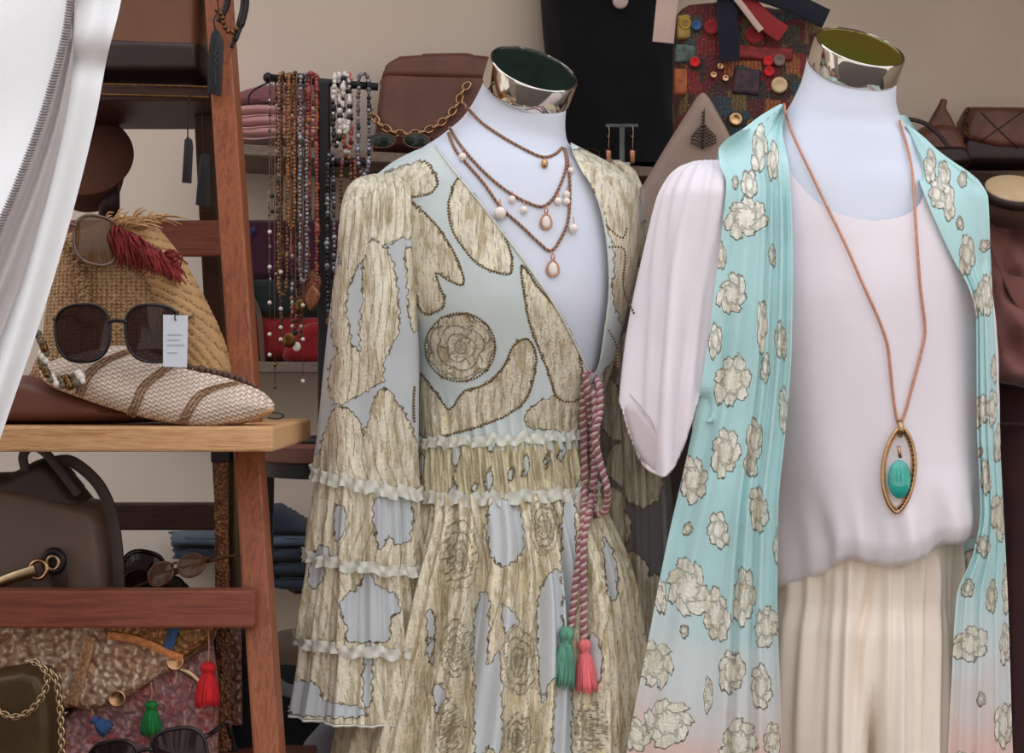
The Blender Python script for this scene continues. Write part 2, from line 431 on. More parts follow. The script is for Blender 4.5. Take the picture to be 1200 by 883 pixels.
def plain(name, rgb, rough=.6, metal=0.0, var=.12, vs=25, bump=0.0, bs=300, stretch=(1, 1, 1), rgb2=None, sheen=0.0, spec=.5, coat=0.0, alpha=1.0, bd=.0006):
    if name in MC: return MC[name]
    n = NT(name); v = n.map(stretch); c = lin(rgb)
    lo = lin(rgb2) if rgb2 else tuple(x*(1-var) for x in c[:3]) + (1,)
    hi = c if rgb2 else tuple(min(1, x*(1+var)) for x in c[:3]) + (1,)
    col = n.ramp(n.noise(v, vs), [(.35, lo), (.65, hi)])
    n.set(Base_Color=col, Roughness=rough, Metallic=metal, Specular_IOR_Level=spec, Coat_Weight=coat, Alpha=alpha)
    if sheen: n.set(Sheen_Weight=sheen)
    if bump: n.bump(n.noise(v, bs, 2), bd, bump)
    MC[name] = n.m; return n.m
def cloth(name, rgb, rough=.85, weave=900, var=.06, sheen=.15, bump=.25, trans=0.0, vs=14):
    n = NT(name); v = n.map(); c = lin(rgb)
    col = n.ramp(n.noise(v, vs, 3), [(.3, tuple(x*(1-var) for x in c[:3])+(1,)), (.7, tuple(min(1, x*(1+var)) for x in c[:3])+(1,))])
    h = n.math('MULTIPLY', n.wave(v, weave/6, .3, 2, 'X'), n.wave(v, weave/6, .3, 2, 'Z'))
    n.set(Base_Color=col, Roughness=rough, Sheen_Weight=sheen, Specular_IOR_Level=.25); n.bump(h, .0004, bump); return n.m
def wood(name, a, b, rough=.5, axis='X', scale=9, ring=3.0):
    n = NT(name); st = {'X': (.5, 6, 6), 'Z': (6, 6, .5)}[axis]; v = n.map(st)
    g = n.noise(v, scale, 6, .6, ring); fine = n.noise(v, scale*9, 3)
    col = n.mix(n.mr(fine, .3, .75, 0, .35), n.ramp(g, [(.3, lin(b)), (.5, lin(a)), (.62, lin(b)), (.75, lin(a))]), lin([x*.7 for x in b]))
    n.set(Base_Color=col, Roughness=rough, Specular_IOR_Level=.35); n.bump(fine, .0006, .35); return n.m
def foil_cloth(name, base, rib, dark, base_rough=.75, foil_r=.38, metal=.5, line=2.0, glint=(225, 205, 150), low=None, zlo=0, zhi=1, streak=(90, 90, 22), alpha=1.0, rag=12.0, lnk=.7):
    # cloth with raised metallic foil motifs: attributes sd (edge distance) and ln (inner drawing), both measured along the cloth
    n = NT(name); ln = n.attr('ln'); v = n.map(); sd = n.math('ADD', n.attr('sd'), n.math('MULTIPLY', n.math('SUBTRACT', n.noise(v, 85, 4, .65), .5), rag)); vs = n.map(streak)
    st = n.noise(vs, 1.0, 6, .62, .6); fine = n.noise(v, 240, 3, .6); sp = n.noise(v, 420, 2, .5)
    basec = n.mix(n.mr(n.noise(v, 9, 3), .3, .7, 0, 1), lin(base), lin([x*.95 for x in base]))
    if low:
        sep = n.N('ShaderNodeSeparateXYZ'); n.L(n.tc.outputs['Object'], sep.inputs[0])
        h = n.math('ADD', sep.outputs[2], n.math('MULTIPLY', n.math('SUBTRACT', n.noise(v, 11, 2), .5), .16))
        stops = [(.0, lin(low[0])), (.42, lin(low[1])), (1.0, basec)]
        f1 = n.mr(h, zlo, (zlo+zhi)/2); f2 = n.mr(h, (zlo+zhi)/2, zhi)
        basec = n.mix(f2, n.mix(f1, lin(low[0]), lin(low[1])), basec)
    wr = n.wave(n.map((1, 1, .22)), 36, 10, 3.0, 'X'); st = n.math('ADD', n.math('MULTIPLY', st, .9), n.math('MULTIPLY', wr, .10))
    foil = n.mix(n.mr(st, .34, .58), lin(dark), lin(rib))
    foil = n.mix(n.mr(st, .56, .70), foil, lin(glint))  # pale glints mixed into the foil's base colour
    foil = n.mix(n.mr(fine, .52, .75, 0, .3), foil, lin(dark))
    foil = n.mix(n.mr(ln, 1.0, 2.0, lnk, 0), foil, lin([x*.62 for x in dark]))
    gold = n.mr(sd, -.6, .6, 1, 0); edge = n.mr(n.math('ABSOLUTE', n.math('ADD', sd, .4)), line*.45, line, 1, 0)
    edge = n.math('MULTIPLY', edge, n.mr(fine, .35, .6, .35, 1))
    col = n.mix(gold, basec, foil); col = n.mix(edge, col, lin([x*.66 for x in dark]))
    n.set(Base_Color=col, Metallic=n.math('MULTIPLY', gold, n.mr(sp, .5, .6, .05, metal*2)), Roughness=n.mr(gold, 0, 1, base_rough, foil_r), Specular_IOR_Level=.4, Sheen_Weight=.1, Alpha=alpha if not isinstance(alpha, tuple) else n.mr(gold, 0, 1, *alpha))
    hgt = n.math('ADD', n.math('MULTIPLY', gold, n.math('ADD', 1.0, n.math('ADD', st, fine))), n.math('MULTIPLY', n.noise(v, 700, 1), .15))
    hgt = n.math('SUBTRACT', hgt, n.math('MULTIPLY', gold, n.mr(ln, 1.2, 2.2, .7, 0)))
    n.bump(hgt, .0014, .9); return n.m
def straw(name, a, b, scale=150, rot=0.0, coil=False, kind='weave', centre=None):
    n = NT(name); v = n.map((1, 1, 1), (0, rot, 0))
    if kind == 'chevron':
        # plait rows: zig-zag stitches
        sep = n.N('ShaderNodeSeparateXYZ'); n.L(v, sep.inputs[0])
        zz = n.math('ABSOLUTE', n.math('SUBTRACT', n.math('FRACT', n.math('MULTIPLY', sep.outputs[0], scale)), .5))
        row = n.math('FRACT', n.math('ADD', n.math('MULTIPLY', sep.outputs[2], scale*1.15), n.math('MULTIPLY', zz, 1.1)))
        h = n.math('SUBTRACT', 1.0, n.math('ABSOLUTE', n.math('MULTIPLY', n.math('SUBTRACT', row, .5), 2)))
        h = n.math('MINIMUM', h, n.mr(zz, 0, .12, .3, 1))
    elif coil:
        rr = n.wave(v, scale/5.5, 1.5, 2, 'Y', 'SIN', 'RINGS'); h = n.math('ADD', n.math('MULTIPLY', rr, .8), n.math('MULTIPLY', n.vor(v, scale*1.6), .6))
    else:
        h = n.math('MAXIMUM', n.math('MULTIPLY', n.wave(v, scale/6, 1.2, 3, 'X'), n.wave(v, scale/4.5, 1.0, 3, 'Z')), n.math('MULTIPLY', n.vor(v, scale*.9, 'SMOOTH_F1'), .55))
    col = n.mix(n.mr(h, .1, .55), lin(b), lin(a)); col = n.mix(n.mr(n.noise(v, 35, 3), .4, .7, 0, .3), col, lin([x*.75 for x in a]))
    n.set(Base_Color=col, Roughness=.85, Specular_IOR_Level=.2); n.bump(h, .0022, .9); return n.m
def brocade(name, cols, scale=190, metal=.6, bed=(60, 35, 35)):
    n = NT(name); v = n.map(); w = n.vor(v, scale, 'SMOOTH_F1'); cell = n.noise(v, scale*.18, 2, .5, .8)
    ring = n.wave(n.map((1, 1, 1)), scale*.16, 9, 2.2, 'X'); f = n.math('MULTIPLY', n.mr(w, .25, .75, 1, 0), n.mr(ring, .2, .55, .45, 1))
    c = n.ramp(cell, [(i/(len(cols)-1)*.4+.3, lin(x)) for i, x in enumerate(cols)])
    n.set(Base_Color=n.mix(f, lin(bed), c), Metallic=n.math('MULTIPLY', f, metal), Roughness=.42); n.bump(f, .0022, 1.0); return n.m
def patch(name, cols, scale=22):
    n = NT(name); v = n.map(); vo = n.N('ShaderNodeTexVoronoi'); vo.distance = 'CHEBYCHEV'; vo.inputs['Scale'].default_value = scale; vo.inputs['Randomness'].default_value = .75; n.L(v, vo.inputs['Vector'])
    sep = n.N('ShaderNodeSeparateColor'); n.L(vo.outputs['Color'], sep.inputs[0])
    c = n.ramp(sep.outputs[0], [(i/len(cols), lin(x)) for i, x in enumerate(cols)], 'CONSTANT')
    med = n.wave(v, scale*1.6, 6, 3, 'X'); c = n.mix(n.mr(med, .5, .8, 0, .55), c, lin((60, 22, 20)))
    st = n.vor(v, scale*7, 'F1'); c = n.mix(n.mr(st, .1, .3, .5, 0), c, lin((150, 120, 70)))
    n.set(Base_Color=c, Roughness=.75); n.bump(n.math('ADD', st, med), .002, .7); return n.m
def lens(name, rgb, rough=.04, alpha=.86, rgb2=None):
    n = NT(name); sep = n.N('ShaderNodeSeparateXYZ'); n.L(n.tc.outputs['Object'], sep.inputs[0])
    n.set(Base_Color=lin(rgb), Roughness=rough, Specular_IOR_Level=.3, Coat_Weight=.0, Alpha=alpha); return n.m

M = {}
M['plaster'] = plain('painted_plaster_wall', (226, 210, 194), .9, var=.03, vs=3, bump=.3, bs=60)
M['floor'] = plain('dark_floor', (80, 72, 66), .8, var=.1, vs=6)
M['roof'] = plain('unseen_canvas_roof', (150, 140, 128), .9, var=.05, vs=4)
M['tent'] = cloth('white_tent_canvas', (244, 244, 245), .6, 1400, .02, .1, .12)
M['tent_trim'] = cloth('grey_tent_trim', (196, 188, 186), .7, 1400, .05, .1, .2)
M['zip'] = plain('zip_teeth', (150, 140, 140), .45, .2, .2, 200)
M['mannequin'] = plain('white_mannequin_shell', (216, 220, 232), .42, 0, .012, 6, bump=.08, bs=900, spec=.35)
M['chrome'] = plain('polished_chrome', (214, 206, 196), .07, 1, .03, 5)
M['green_reflection'] = plain('plate_dark_green_reflection', (22, 46, 38), .16, .6, .35, 26)  # cap top: dark green reflection put into the metal's own colour
M['olive_reflection_and_button'] = plain('mustard_reflection_and_button', (150, 112, 34), .14, .75, .25, 14, rgb2=(120, 128, 30))  # cap top: mustard reflection put into the metal colour; also colours a button
M['pole'] = plain('stand_pole_metal', (160, 160, 165), .25, 1, .05)
M['pine'] = wood('pale_pine', (226, 178, 128), (196, 142, 90), .5, 'X')
M['stile_wood'] = wood('orange_brown_stained_wood', (160, 92, 56), (128, 68, 42), .45, 'Z', 7)
M['rung_wood'] = wood('red_brown_stained_wood', (142, 78, 58), (116, 58, 42), .45, 'X', 6)
M['dark_wood'] = wood('dark_stained_wood', (70, 40, 30), (50, 28, 22), .5, 'X', 6)
M['shelf'] = wood('grey_brown_shelf_board', (142, 122, 108), (120, 100, 88), .6, 'X', 5)
M['black'] = plain('black_painted_metal', (24, 22, 23), .45, .2, .2, 40)
M['black_cloth'] = cloth('black_jersey', (17, 17, 21), .9, 700, .2, .1, .2)
M['rust_leather'] = plain('brown_leather', (112, 68, 56), .5, 0, .15, 14, bump=.5, bs=260)
M['box_leather'] = plain('dull_brown_leather', (120, 78, 54), .55, 0, .15, 9, bump=.4, bs=220)
M['dark_leather'] = plain('very_dark_brown_leather', (50, 32, 28), .45, 0, .2, 14, bump=.5, bs=240)
M['satchel'] = plain('chestnut_leather', (112, 68, 56), .5, 0, .25, 22, bump=.5, bs=240)
M['taupe'] = plain('taupe_leather', (106, 88, 76), .5, 0, .1, 10, bump=.4, bs=400)
M['taupe_dark'] = plain('dark_taupe_leather', (62, 50, 44), .55, 0, .12, 12, bump=.4, bs=400)
M['felt'] = plain('brown_felt', (92, 56, 42), .95, 0, .08, 30, bump=.3, bs=600)
M['gold'] = plain('warm_gold_metal', (196, 156, 116), .25, 1, .12, 90)
M['rose_gold'] = plain('copper_gold_metal', (204, 146, 116), .3, 1, .1, 90)
M['bronze'] = plain('old_bronze_metal', (122, 88, 52), .35, 1, .3, 120)
M['brass'] = plain('pale_brass_metal', (190, 165, 130), .28, 1, .1, 60)
M['cord_a'] = plain('tan_cord', (176, 130, 100), .7, 0, .15, 200)
M['cord_b'] = plain('brown_cord', (120, 84, 66), .7, 0, .15, 200)
M['pearl'] = plain('pearl', (240, 228, 216), .2, 0, .05, 60, spec=.7, coat=.5)
M['turquoise'] = plain('turquoise_stone', (40, 178, 162), .12, 0, .3, 70, spec=.7, coat=.6, rgb2=(20, 146, 132))
M['cream_cloth'] = cloth('cream_crepe', (238, 224, 208), .85, 1500, .03, .15, .2)
M['blush'] = cloth('pale_blush_crepe', (236, 227, 231), .85, 1500, .02, .15, .15)
M['seam'] = cloth('blush_crepe_seam_and_cuff_shade', (210, 196, 198), .85, 1500, .02, .15, .15)
M['mauve_a'] = cloth('mauve_pink_yarn', (146, 88, 94), .9, 400, .15, .2, .4)
M['white_yarn'] = cloth('white_yarn', (196, 168, 162), .9, 400, .1, .2, .4)
M['sage'] = plain('sage_green_yarn', (96, 150, 126), .85, 0, .25, 220, stretch=(1, 1, .08), bump=.5, bs=500)
M['coral'] = plain('coral_pink_yarn', (232, 116, 118), .85, 0, .2, 220, stretch=(1, 1, .08), bump=.5, bs=500)
M['red_yarn'] = plain('bright_red_yarn', (196, 26, 32), .85, 0, .25, 220, stretch=(1, 1, .08), bump=.5, bs=500)
M['green_yarn'] = plain('bright_green_yarn', (26, 120, 54), .85, 0, .3, 220, stretch=(1, 1, .08), bump=.5, bs=500)
M['blue_yarn'] = plain('blue_yarn', (54, 84, 130), .85, 0, .25, 220, stretch=(1, 1, .08), bump=.5, bs=500)
M['crimson'] = plain('crimson_fringe', (134, 42, 40), .9, 0, .35, 90)
M['raffia'] = plain('loose_raffia', (190, 148, 104), .85, 0, .25, 60)
M['straw'] = straw('crocheted_raffia', (206, 170, 128), (120, 84, 54), 330)
M['coil'] = straw('coiled_raffia', (190, 150, 104), (120, 84, 52), 190, coil=True)
M['plait'] = straw('ivory_plaited_straw', (240, 222, 204), (186, 150, 124), 165, .25, kind='chevron')
M['plait_dark'] = straw('brown_plaited_straw', (176, 138, 104), (124, 90, 64), 130, .25, kind='chevron')
M['denim'] = cloth('dark_denim', (48, 54, 66), .9, 600, .15, .1, .3)
M['denim_pale'] = cloth('pale_denim', (84, 94, 108), .9, 600, .15, .1, .3)
M['tag'] = plain('white_card', (222, 226, 236), .8, 0, .02, 10)
M['tag_print'] = plain('grey_print', (178, 184, 198), .8, 0, .02, 10)
M['black_tag'] = plain('black_card', (22, 22, 25), .4, 0, .2, 60)
M['silver_print'] = plain('silver_print', (66, 68, 74), .4, .3, .2, 60)
M['frame'] = plain('black_acetate', (22, 15, 15), .15, 0, .3, 120, spec=.4, coat=.15)
M['tortoise'] = plain('tortoiseshell_acetate', (96, 58, 36), .15, 0, .5, 160, spec=.6, coat=.4)
M['brown_lens'] = lens('brown_tinted_lens', (44, 18, 16), alpha=.95)
M['amber_lens'] = lens('amber_tinted_lens', (92, 58, 28), alpha=.88)
M['black_lens'] = lens('dark_tinted_lens', (30, 14, 16), alpha=.97)
M['green_lens'] = lens('green_tinted_lens', (30, 44, 40), alpha=.9)
M['mirror_lens'] = lens('brown_gradient_lens', (104, 76, 56), alpha=.8)
M['gold_brocade'] = brocade('gold_embroidered_cloth', [(190, 140, 106), (226, 190, 156), (244, 222, 196), (196, 150, 112)], 170, .3, (132, 88, 62))
M['orange_brocade'] = brocade('orange_gold_embroidered_cloth', [(176, 100, 54), (200, 144, 80), (160, 112, 54), (196, 104, 64)], 200, .3, (110, 66, 34))
M['pink_brocade'] = brocade('pink_embroidered_cloth', [(186, 136, 136), (214, 172, 166), (190, 90, 88), (220, 186, 172)], 170, .15, (140, 98, 100))
M['olive_lame'] = plain('dark_olive_metallic_leather', (84, 68, 44), .4, .55, .2, 16, bump=.4, bs=180)
M['beaded_strip'] = brocade('rust_studded_leather', [(140, 84, 58), (190, 140, 92), (130, 74, 52)], 330, .35, (104, 56, 40))
M['sequin_strip'] = brocade('rose_gold_sequins', [(190, 150, 140), (150, 100, 80), (220, 190, 180)], 170, .6, (90, 60, 54))
M['patchwork'] = patch('embroidered_patchwork', [(120, 30, 30), (58, 56, 40), (150, 84, 40), (96, 24, 28), (104, 84, 50), (44, 50, 44), (84, 26, 28), (60, 34, 30), (48, 40, 36), (40, 66, 70)], 30)
M['navy_cloth'] = cloth('navy_webbing', (24, 26, 36), .85, 400, .1, .1, .3)
M['ribbon'] = cloth('dark_red_ribbon', (134, 34, 36), .8, 600, .1, .2, .2)
M['cream_ribbon'] = cloth('cream_ribbon', (186, 158, 146), .8, 600, .1, .2, .2)
M['suede'] = plain('grey_brown_suede', (150, 128, 114), .95, 0, .08, 12, bump=.3, bs=500)
M['plum_cloth'] = cloth('dark_plum_cloth', (62, 26, 44), .85, 500, .25, .2, .3, vs=26)
M['bottle_cloth'] = cloth('dark_green_cloth', (26, 40, 34), .85, 500, .25, .2, .3, vs=26)
M['red_cloth'] = cloth('deep_red_cloth', (138, 20, 28), .8, 500, .25, .2, .3, vs=26)
M['indigo_cloth'] = cloth('indigo_cloth', (50, 48, 92), .85, 500, .2, .2, .3)
M['pink_knit'] = cloth('dusty_pink_knit', (204, 150, 148), .95, 500, .08, .3, .5)
M['mauve_knit'] = cloth('mauve_knit', (140, 90, 94), .95, 500, .08, .3, .5)
M['rose_scarf'] = cloth('rose_brown_cloth', (128, 82, 76), .85, 700, .12, .2, .3)
M['maroon_cloth'] = cloth('dark_maroon_cloth', (62, 36, 36), .9, 500, .15, .1, .3)
M['tan_lid'] = plain('tan_lid', (196, 168, 128), .5, 0, .08, 30)
M['brown_jar'] = plain('brown_jar_body', (100, 72, 60), .4, 0, .1, 20)
M['grey_cloth'] = cloth('grey_cloth', (108, 104, 110), .9, 700, .1, .1, .2)
M['brown_cloth'] = cloth('dull_brown_cloth', (96, 78, 68), .9, 700, .1, .1, .2)
GOLD_RIB, GOLD_DK = (230, 222, 200), (182, 167, 132)
M['bodice'] = foil_cloth('pale_aqua_chiffon_with_gold_foil', (208, 217, 214), GOLD_RIB, GOLD_DK, .75, .4, .3, 1.5, (236, 222, 180))
M['sleeve'] = foil_cloth('grey_chiffon_with_gold_foil', (198, 202, 203), GOLD_RIB, GOLD_DK, .75, .4, .3, 1.4, (240, 228, 190))
M['shaded_sheer_sleeve'] = foil_cloth('shaded_sheer_chiffon_with_gold_foil', (190, 193, 196), GOLD_RIB, GOLD_DK, .75, .4, .3, 1.4, (240, 228, 190), alpha=(.16, .5))  # far copy of the sleeve cloth, made see-through to read as shaded
M['skirt'] = foil_cloth('pleated_grey_chiffon_with_gold_foil', (202, 205, 205), (229, 219, 194), (180, 163, 124), .75, .4, .3, 1.4, (232, 214, 160))
M['smock'] = foil_cloth('gathered_gold_foil_cloth', (200, 206, 198), (216, 207, 176), (166, 150, 110), .7, .4, .3, 1.4, (226, 210, 160), streak=(150, 150, 12))
M['frill'] = cloth('pale_cream_frill', (214, 213, 200), .8, 1200, .08, .2, .2)
M['kimono'] = foil_cloth('aqua_chiffon_with_gold_flowers', (190, 229, 228), (244, 241, 228), (212, 203, 178), .75, .36, .22, 1.2, (246, 236, 208), low=((228, 196, 186), (214, 222, 220)), rag=3.5, lnk=.5, zlo=.20, zhi=.42, alpha=.92)
M['bead'] = plain('bronze_seed_beads', (122, 98, 58), .35, .7, .3, 300)

# ------------------------------------------------------------------ the stall: floor, back wall, side walls, unseen canvas roof
WY = lambda x: 3.40 + .40*x                       # the back wall runs away to the right
def wallpt(px, py, off=0.0):
    k = (px - CX)/F; Y = (3.40 - off*1.077)/(1 - .40*k); return P(px, py, Y)
def wallY(px, off=0.0): return (3.40 - off*1.077)/(1 - .40*(px-CX)/F)
struct('floor', MB().box((-3.2, -1.5, -.05), (3.6, 5.2, 0)), M['floor'])
mb = MB(); q = [(-2.0, WY(-2.0)), (2.6, WY(2.6))]
mb.add([(q[0][0], q[0][1], 0), (q[1][0], q[1][1], 0), (q[1][0], q[1][1], 2.62), (q[0][0], q[0][1], 2.62),
        (q[0][0]-.02, q[0][1]+.06, 0), (q[1][0]-.02, q[1][1]+.06, 0), (q[1][0]-.02, q[1][1]+.06, 2.62), (q[0][0]-.02, q[0][1]+.06, 2.62)],
       [(0, 1, 2, 3), (5, 4, 7, 6), (3, 2, 6, 7), (0, 4, 5, 1), (0, 3, 7, 4), (1, 5, 6, 2)])
struct('wall_back', mb, M['plaster'])
struct('wall_left', MB().box((-2.02, 1.7, 0), (-1.96, 2.58, 2.62)), M['plaster'])
struct('wall_right', MB().box((2.54, 1.7, 0), (2.6, 4.40, 2.62)), M['plaster'])
struct('unseen_roof', MB().box((-2.1, 2.35, 2.62), (2.7, 4.7, 2.66)), M['roof'])  # unseen roof, front edge set back so skylight reaches the back wall

def board(name, label, px0, px1, ytop, ybot, depth, mat, cat='shelf'):
    # a wall shelf: front edge seen between ytop and ybot at px0, running along the wall
    a = wallpt(px0, ytop, depth); b = wallpt(px1, ytop, depth); th = (ybot-ytop)/F*a.y
    n = Vector((-.40, 1, 0)).normalized(); z = a.z
    mb = MB(); A = Vector((a.x, a.y, z)); Bv = Vector((b.x, b.y, z)); C_ = Bv + n*(depth-.002); D_ = A + n*(depth-.002)
    bm = bmesh.new(); vs = [bm.verts.new(v) for v in (A, Bv, C_, D_)]; f = bm.faces.new(vs); r = bmesh.ops.extrude_face_region(bm, geom=[f])
    for v in [g for g in r['geom'] if isinstance(g, bmesh.types.BMVert)]: v.co.z -= th
    bmesh.ops.recalc_face_normals(bm, faces=bm.faces[:]); bmesh.ops.bevel(bm, geom=bm.edges[:], offset=.002, segments=1, affect='EDGES')
    mb.bm(bm); o = finish(name, mb, mat, smooth=False); tag(o, label, cat); return z
SH_UP = board('wall_shelf', 'grey-brown wall shelf carrying the pink knits and the brown bag', 268, 800, 168, 181, .26, M['shelf'])
SH_LOW = board('wall_shelf', 'pale wall shelf under the dark red and green tote', 214, 560, 424, 437, .22, M['shelf'])
SH_RT = board('wall_shelf', 'dark wall shelf under the chestnut satchels', 1030, 1330, 196, 206, .26, M['dark_wood'])

# ------------------------------------------------------------------ mannequins
def body_rings(R, n, m):
    A = np.array(R, float); t = np.linspace(0, len(A)-1, n); k = np.arange(len(A))
    px, py, Y, w, b, roll, pitch = [herm(k, A[:, i], t) for i in range(7)]
    th = front_theta(m, .3); G = np.zeros((n, m, 3))
    for i in range(n):
        c = np.array(P(px[i], py[i], Y[i])); r = math.radians(roll[i]); p = math.radians(pitch[i])
        U = np.array([math.cos(r), 0, -math.sin(r)]); V = np.array([0, -math.cos(p), -math.sin(p)])
        G[i] = c + np.cos(th)[:, None]*U*(w[i]/F*Y[i]) + np.sin(th)[:, None]*V*b[i]
    return G
def mannequin(label, R, cap_px, cap_py, cap_Y, rad, roll, pitch, plate, pole_px, height=.033):
    bot = P(pole_px, 0, 2.02); root = thing('mannequin', label, 'mannequin', (bot.x, 2.02, 0))
    G = body_rings(R, 150, 96)
    mb = MB().grid(G, True, flip=True)
    mb.f.append(tuple(range(95, -1, -1))); mb.m.append(0); k = 149*96; mb.f.append(tuple(k+i for i in range(96))); mb.m.append(0)
    finish('torso', mb, M['mannequin'], root)
    r, p = math.radians(roll), math.radians(pitch)
    X = Vector((math.cos(r), 0, -math.sin(r))); Fv = Vector((0, -math.cos(p), -math.sin(p)))
    Z = X.cross(-Fv).normalized(); Yv = Z.cross(X).normalized(); c = P(cap_px, cap_py, cap_Y)      # centre of the band's foot
    Mx = Matrix(((X.x, Yv.x, Z.x, c.x), (X.y, Yv.y, Z.y, c.y), (X.z, Yv.z, Z.z, c.z), (0, 0, 0, 1)))
    cap = finish('neck_cap', MB().lathe([(rad*.9, -.001), (rad, 0), (rad*1.01, .002), (rad*1.01, height-.002), (rad*.995, height), (rad*.965, height+.0005), (rad*.96, height-.0008)], Mx, 72), M['chrome'], root, sharp=35)
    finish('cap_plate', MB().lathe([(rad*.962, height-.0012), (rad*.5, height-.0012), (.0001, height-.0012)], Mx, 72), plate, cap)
    finish('pole', MB().tube([(bot.x, 2.02, .02), (bot.x, 2.02, .7)], .014, 20), M['pole'], root)
    finish('base', MB().lathe([(.0001, .026), (.03, .026), (.14, .012), (.15, .004), (.15, 0), (.0001, 0)], Matrix.Translation((bot.x, 2.02, 0)), 48), M['pole'], root)
    return root, mb
LB = [(617, 107, 1.99, 50, .054, 21, 34), (611, 128, 1.995, 54, .054, 18, 26), (604, 150, 2.0, 62, .058, 13, 15), (597, 168, 2.0, 80, .066, 7, 8), (592, 184, 2.0, 104, .074, 3, 2), (590, 202, 2.0, 128, .084, 0, 0),
      (588, 225, 2.0, 148, .094, 0, 0), (587, 285, 2.0, 150, .112, 0, 0), (594, 350, 2.0, 134, .122, 0, 0), (598, 430, 2.0, 108, .100, 0, 0), (590, 520, 2.0, 92, .082, 0, 0), (595, 600, 2.0, 98, .088, 0, 0), (596, 700, 2.0, 108, .1, 0, 0), (596, 800, 2.0, 104, .1, 0, 0), (604, 850, 2.0, 60, .06, 0, 0)]
manL, bodyL = mannequin('white mannequin with a dark green reflection coloured into its cap plate, wearing the gold-foil dress', LB, 616.5, 107, 1.99, .0575, 21, 36, M['green_reflection'], 600)
RB = [(998, 84, 1.97, 53, .056, 14, 33), (995, 104, 1.97, 55, .056, 11, 25), (991, 126, 1.975, 62, .06, 7, 12), (988, 150, 1.98, 78, .068, 3, 4), (986, 172, 1.98, 98, .076, 0, 0), (984, 196, 1.98, 124, .086, 0, 0),
      (993, 225, 1.98, 152, .098, 0, 0), (996, 280, 1.98, 150, .112, 0, 0), (998, 360, 1.98, 140, .122, 0, 0), (1004, 450, 1.98, 122, .108, 0, 0), (1012, 540, 1.98, 94, .078, 0, 0), (1016, 640, 1.98, 84, .066, 0, 0), (1016, 760, 1.98, 76, .06, 0, 0), (1014, 880, 1.98, 60, .06, 0, 0)]
manR, bodyR = mannequin('white mannequin with a mustard reflection coloured into its cap plate, wearing blouse and trousers', RB, 998, 83, 1.97, .0575, 14, 35, M['olive_reflection_and_button'], 1012)

# ------------------------------------------------------------------ the gold-foil dress
z1 = lambda pts: [(330 + x/2.387, 170 + y/2.387) for x, y in pts]
z2 = lambda pts: [(330 + x/2.304, 500 + y/2.304) for x, y in pts]
dress = thing('maxi_dress', 'long pale dress with gold foil flowers on the left mannequin', 'dress', (P(600, 0, 2.0).x, 2.0, .10))
BOD = [(170, 512, 672, 2.0, .068), (180, 482, 692, 2.0, .077), (197, 452, 722, 2.0, .09), (222, 430, 748, 2.0, .102), (280, 430, 750, 2.0, .118), (350, 452, 738, 2.0, .13), (430, 483, 717, 2.0, .111), (500, 487, 696, 2.0, .097), (524, 487, 694, 2.0, .096)]
def bod_disp(T, py):
    s = np.sin(T); k = sstep(py, 450, 515)*.0035
    return k*np.sin(T*46 + py*.08)*np.abs(s) + .0012*np.sin(T*9 + py*.06)*sstep(py, 330, 480)
G = rings(BOD, 230, 330, bod_disp, front_theta(330, .45))
NECK = [(470, 120), (512, 172), (530, 196), (556, 228), (590, 272), (622, 315), (655, 364), (680, 412), (692, 436), (701, 428), (708, 385), (713, 335), (709, 275), (697, 228), (678, 194), (668, 168), (670, 120)]
def neck_s(px, py, V): return np.where(V[:, 1] < 2.02, poly_sdf(px, py, NECK), 40.0)
V, Fc = cut(G, neck_s)
px, py = proj(V); pt = Pattern(px, py)
BP = [z1(p) for p in (
    [(260, 95), (330, 60), (400, 45), (425, 75), (437, 105), (415, 135), (360, 145), (290, 130)],
    [(270, 115), (350, 150), (420, 210), (465, 270), (500, 340), (508, 390), (470, 380), (432, 360), (455, 430), (445, 460), (395, 470), (370, 400), (345, 330), (320, 250), (270, 180)],
    [(500, 92), (560, 170), (625, 255), (642, 357), (560, 340), (510, 290), (475, 230), (468, 160)],
    [(672, 338), (720, 400), (770, 460), (815, 540), (838, 610), (835, 705), (775, 710), (740, 620), (700, 520), (680, 430)],
    [(690, 545), (712, 600), (690, 700), (640, 750), (560, 785), (480, 808), (390, 820), (370, 740), (382, 640), (430, 690), (470, 740), (510, 690), (570, 670), (620, 620), (650, 560)],
    [(690, 740), (760, 705), (840, 715), (840, 800), (760, 800), (690, 790)],
    [(800, 20), (900, 20), (1010, 60), (1040, 200), (1010, 400), (985, 520), (950, 500), (925, 420), (930, 300), (900, 200), (870, 120)],
    [(900, 650), (960, 600), (1000, 640), (990, 860), (900, 860)])]
for i, p in enumerate(BP): pt.poly(p, ph=i*1.3)
pt.rose(330+500/2.387, 170+566/2.387, 40, 39)
mb = MB().add(V, Fc, 0, sd=pt.sd, ln=pt.ln)
tree = bvh(mb)
def bead_line(pts, step=3.6, r=.0017, closed=False):
    sp = smooth_path(pts, len(pts)*8, closed)
    if closed: sp = np.vstack([sp, sp[:1]])
    for x, y in even(sp, step):
        c = hit(tree, x, y, 1.9, -.0002); mb.ball(c, r, 6, 4, 1)
for i in (0, 1, 2, 3, 4): bead_line(BP[i] if i not in (0,) else BP[0][2:8], closed=i not in (0,))
bead_line([(330+500/2.387+41*math.cos(a), 170+566/2.387+40*math.sin(a)) for a in np.linspace(0, 6.0, 20)], closed=True)
bead_line(z1([(905, 225), (950, 260), (965, 235)])); bead_line(z1([(915, 520), (935, 560), (940, 620)])); bead_line(z1([(900, 290), (930, 285), (960, 300), (955, 400), (985, 470)]))
bod = finish('bodice', mb, [M['bodice'], M['bead']], dress); bodice_mb = MB().add(V, Fc)
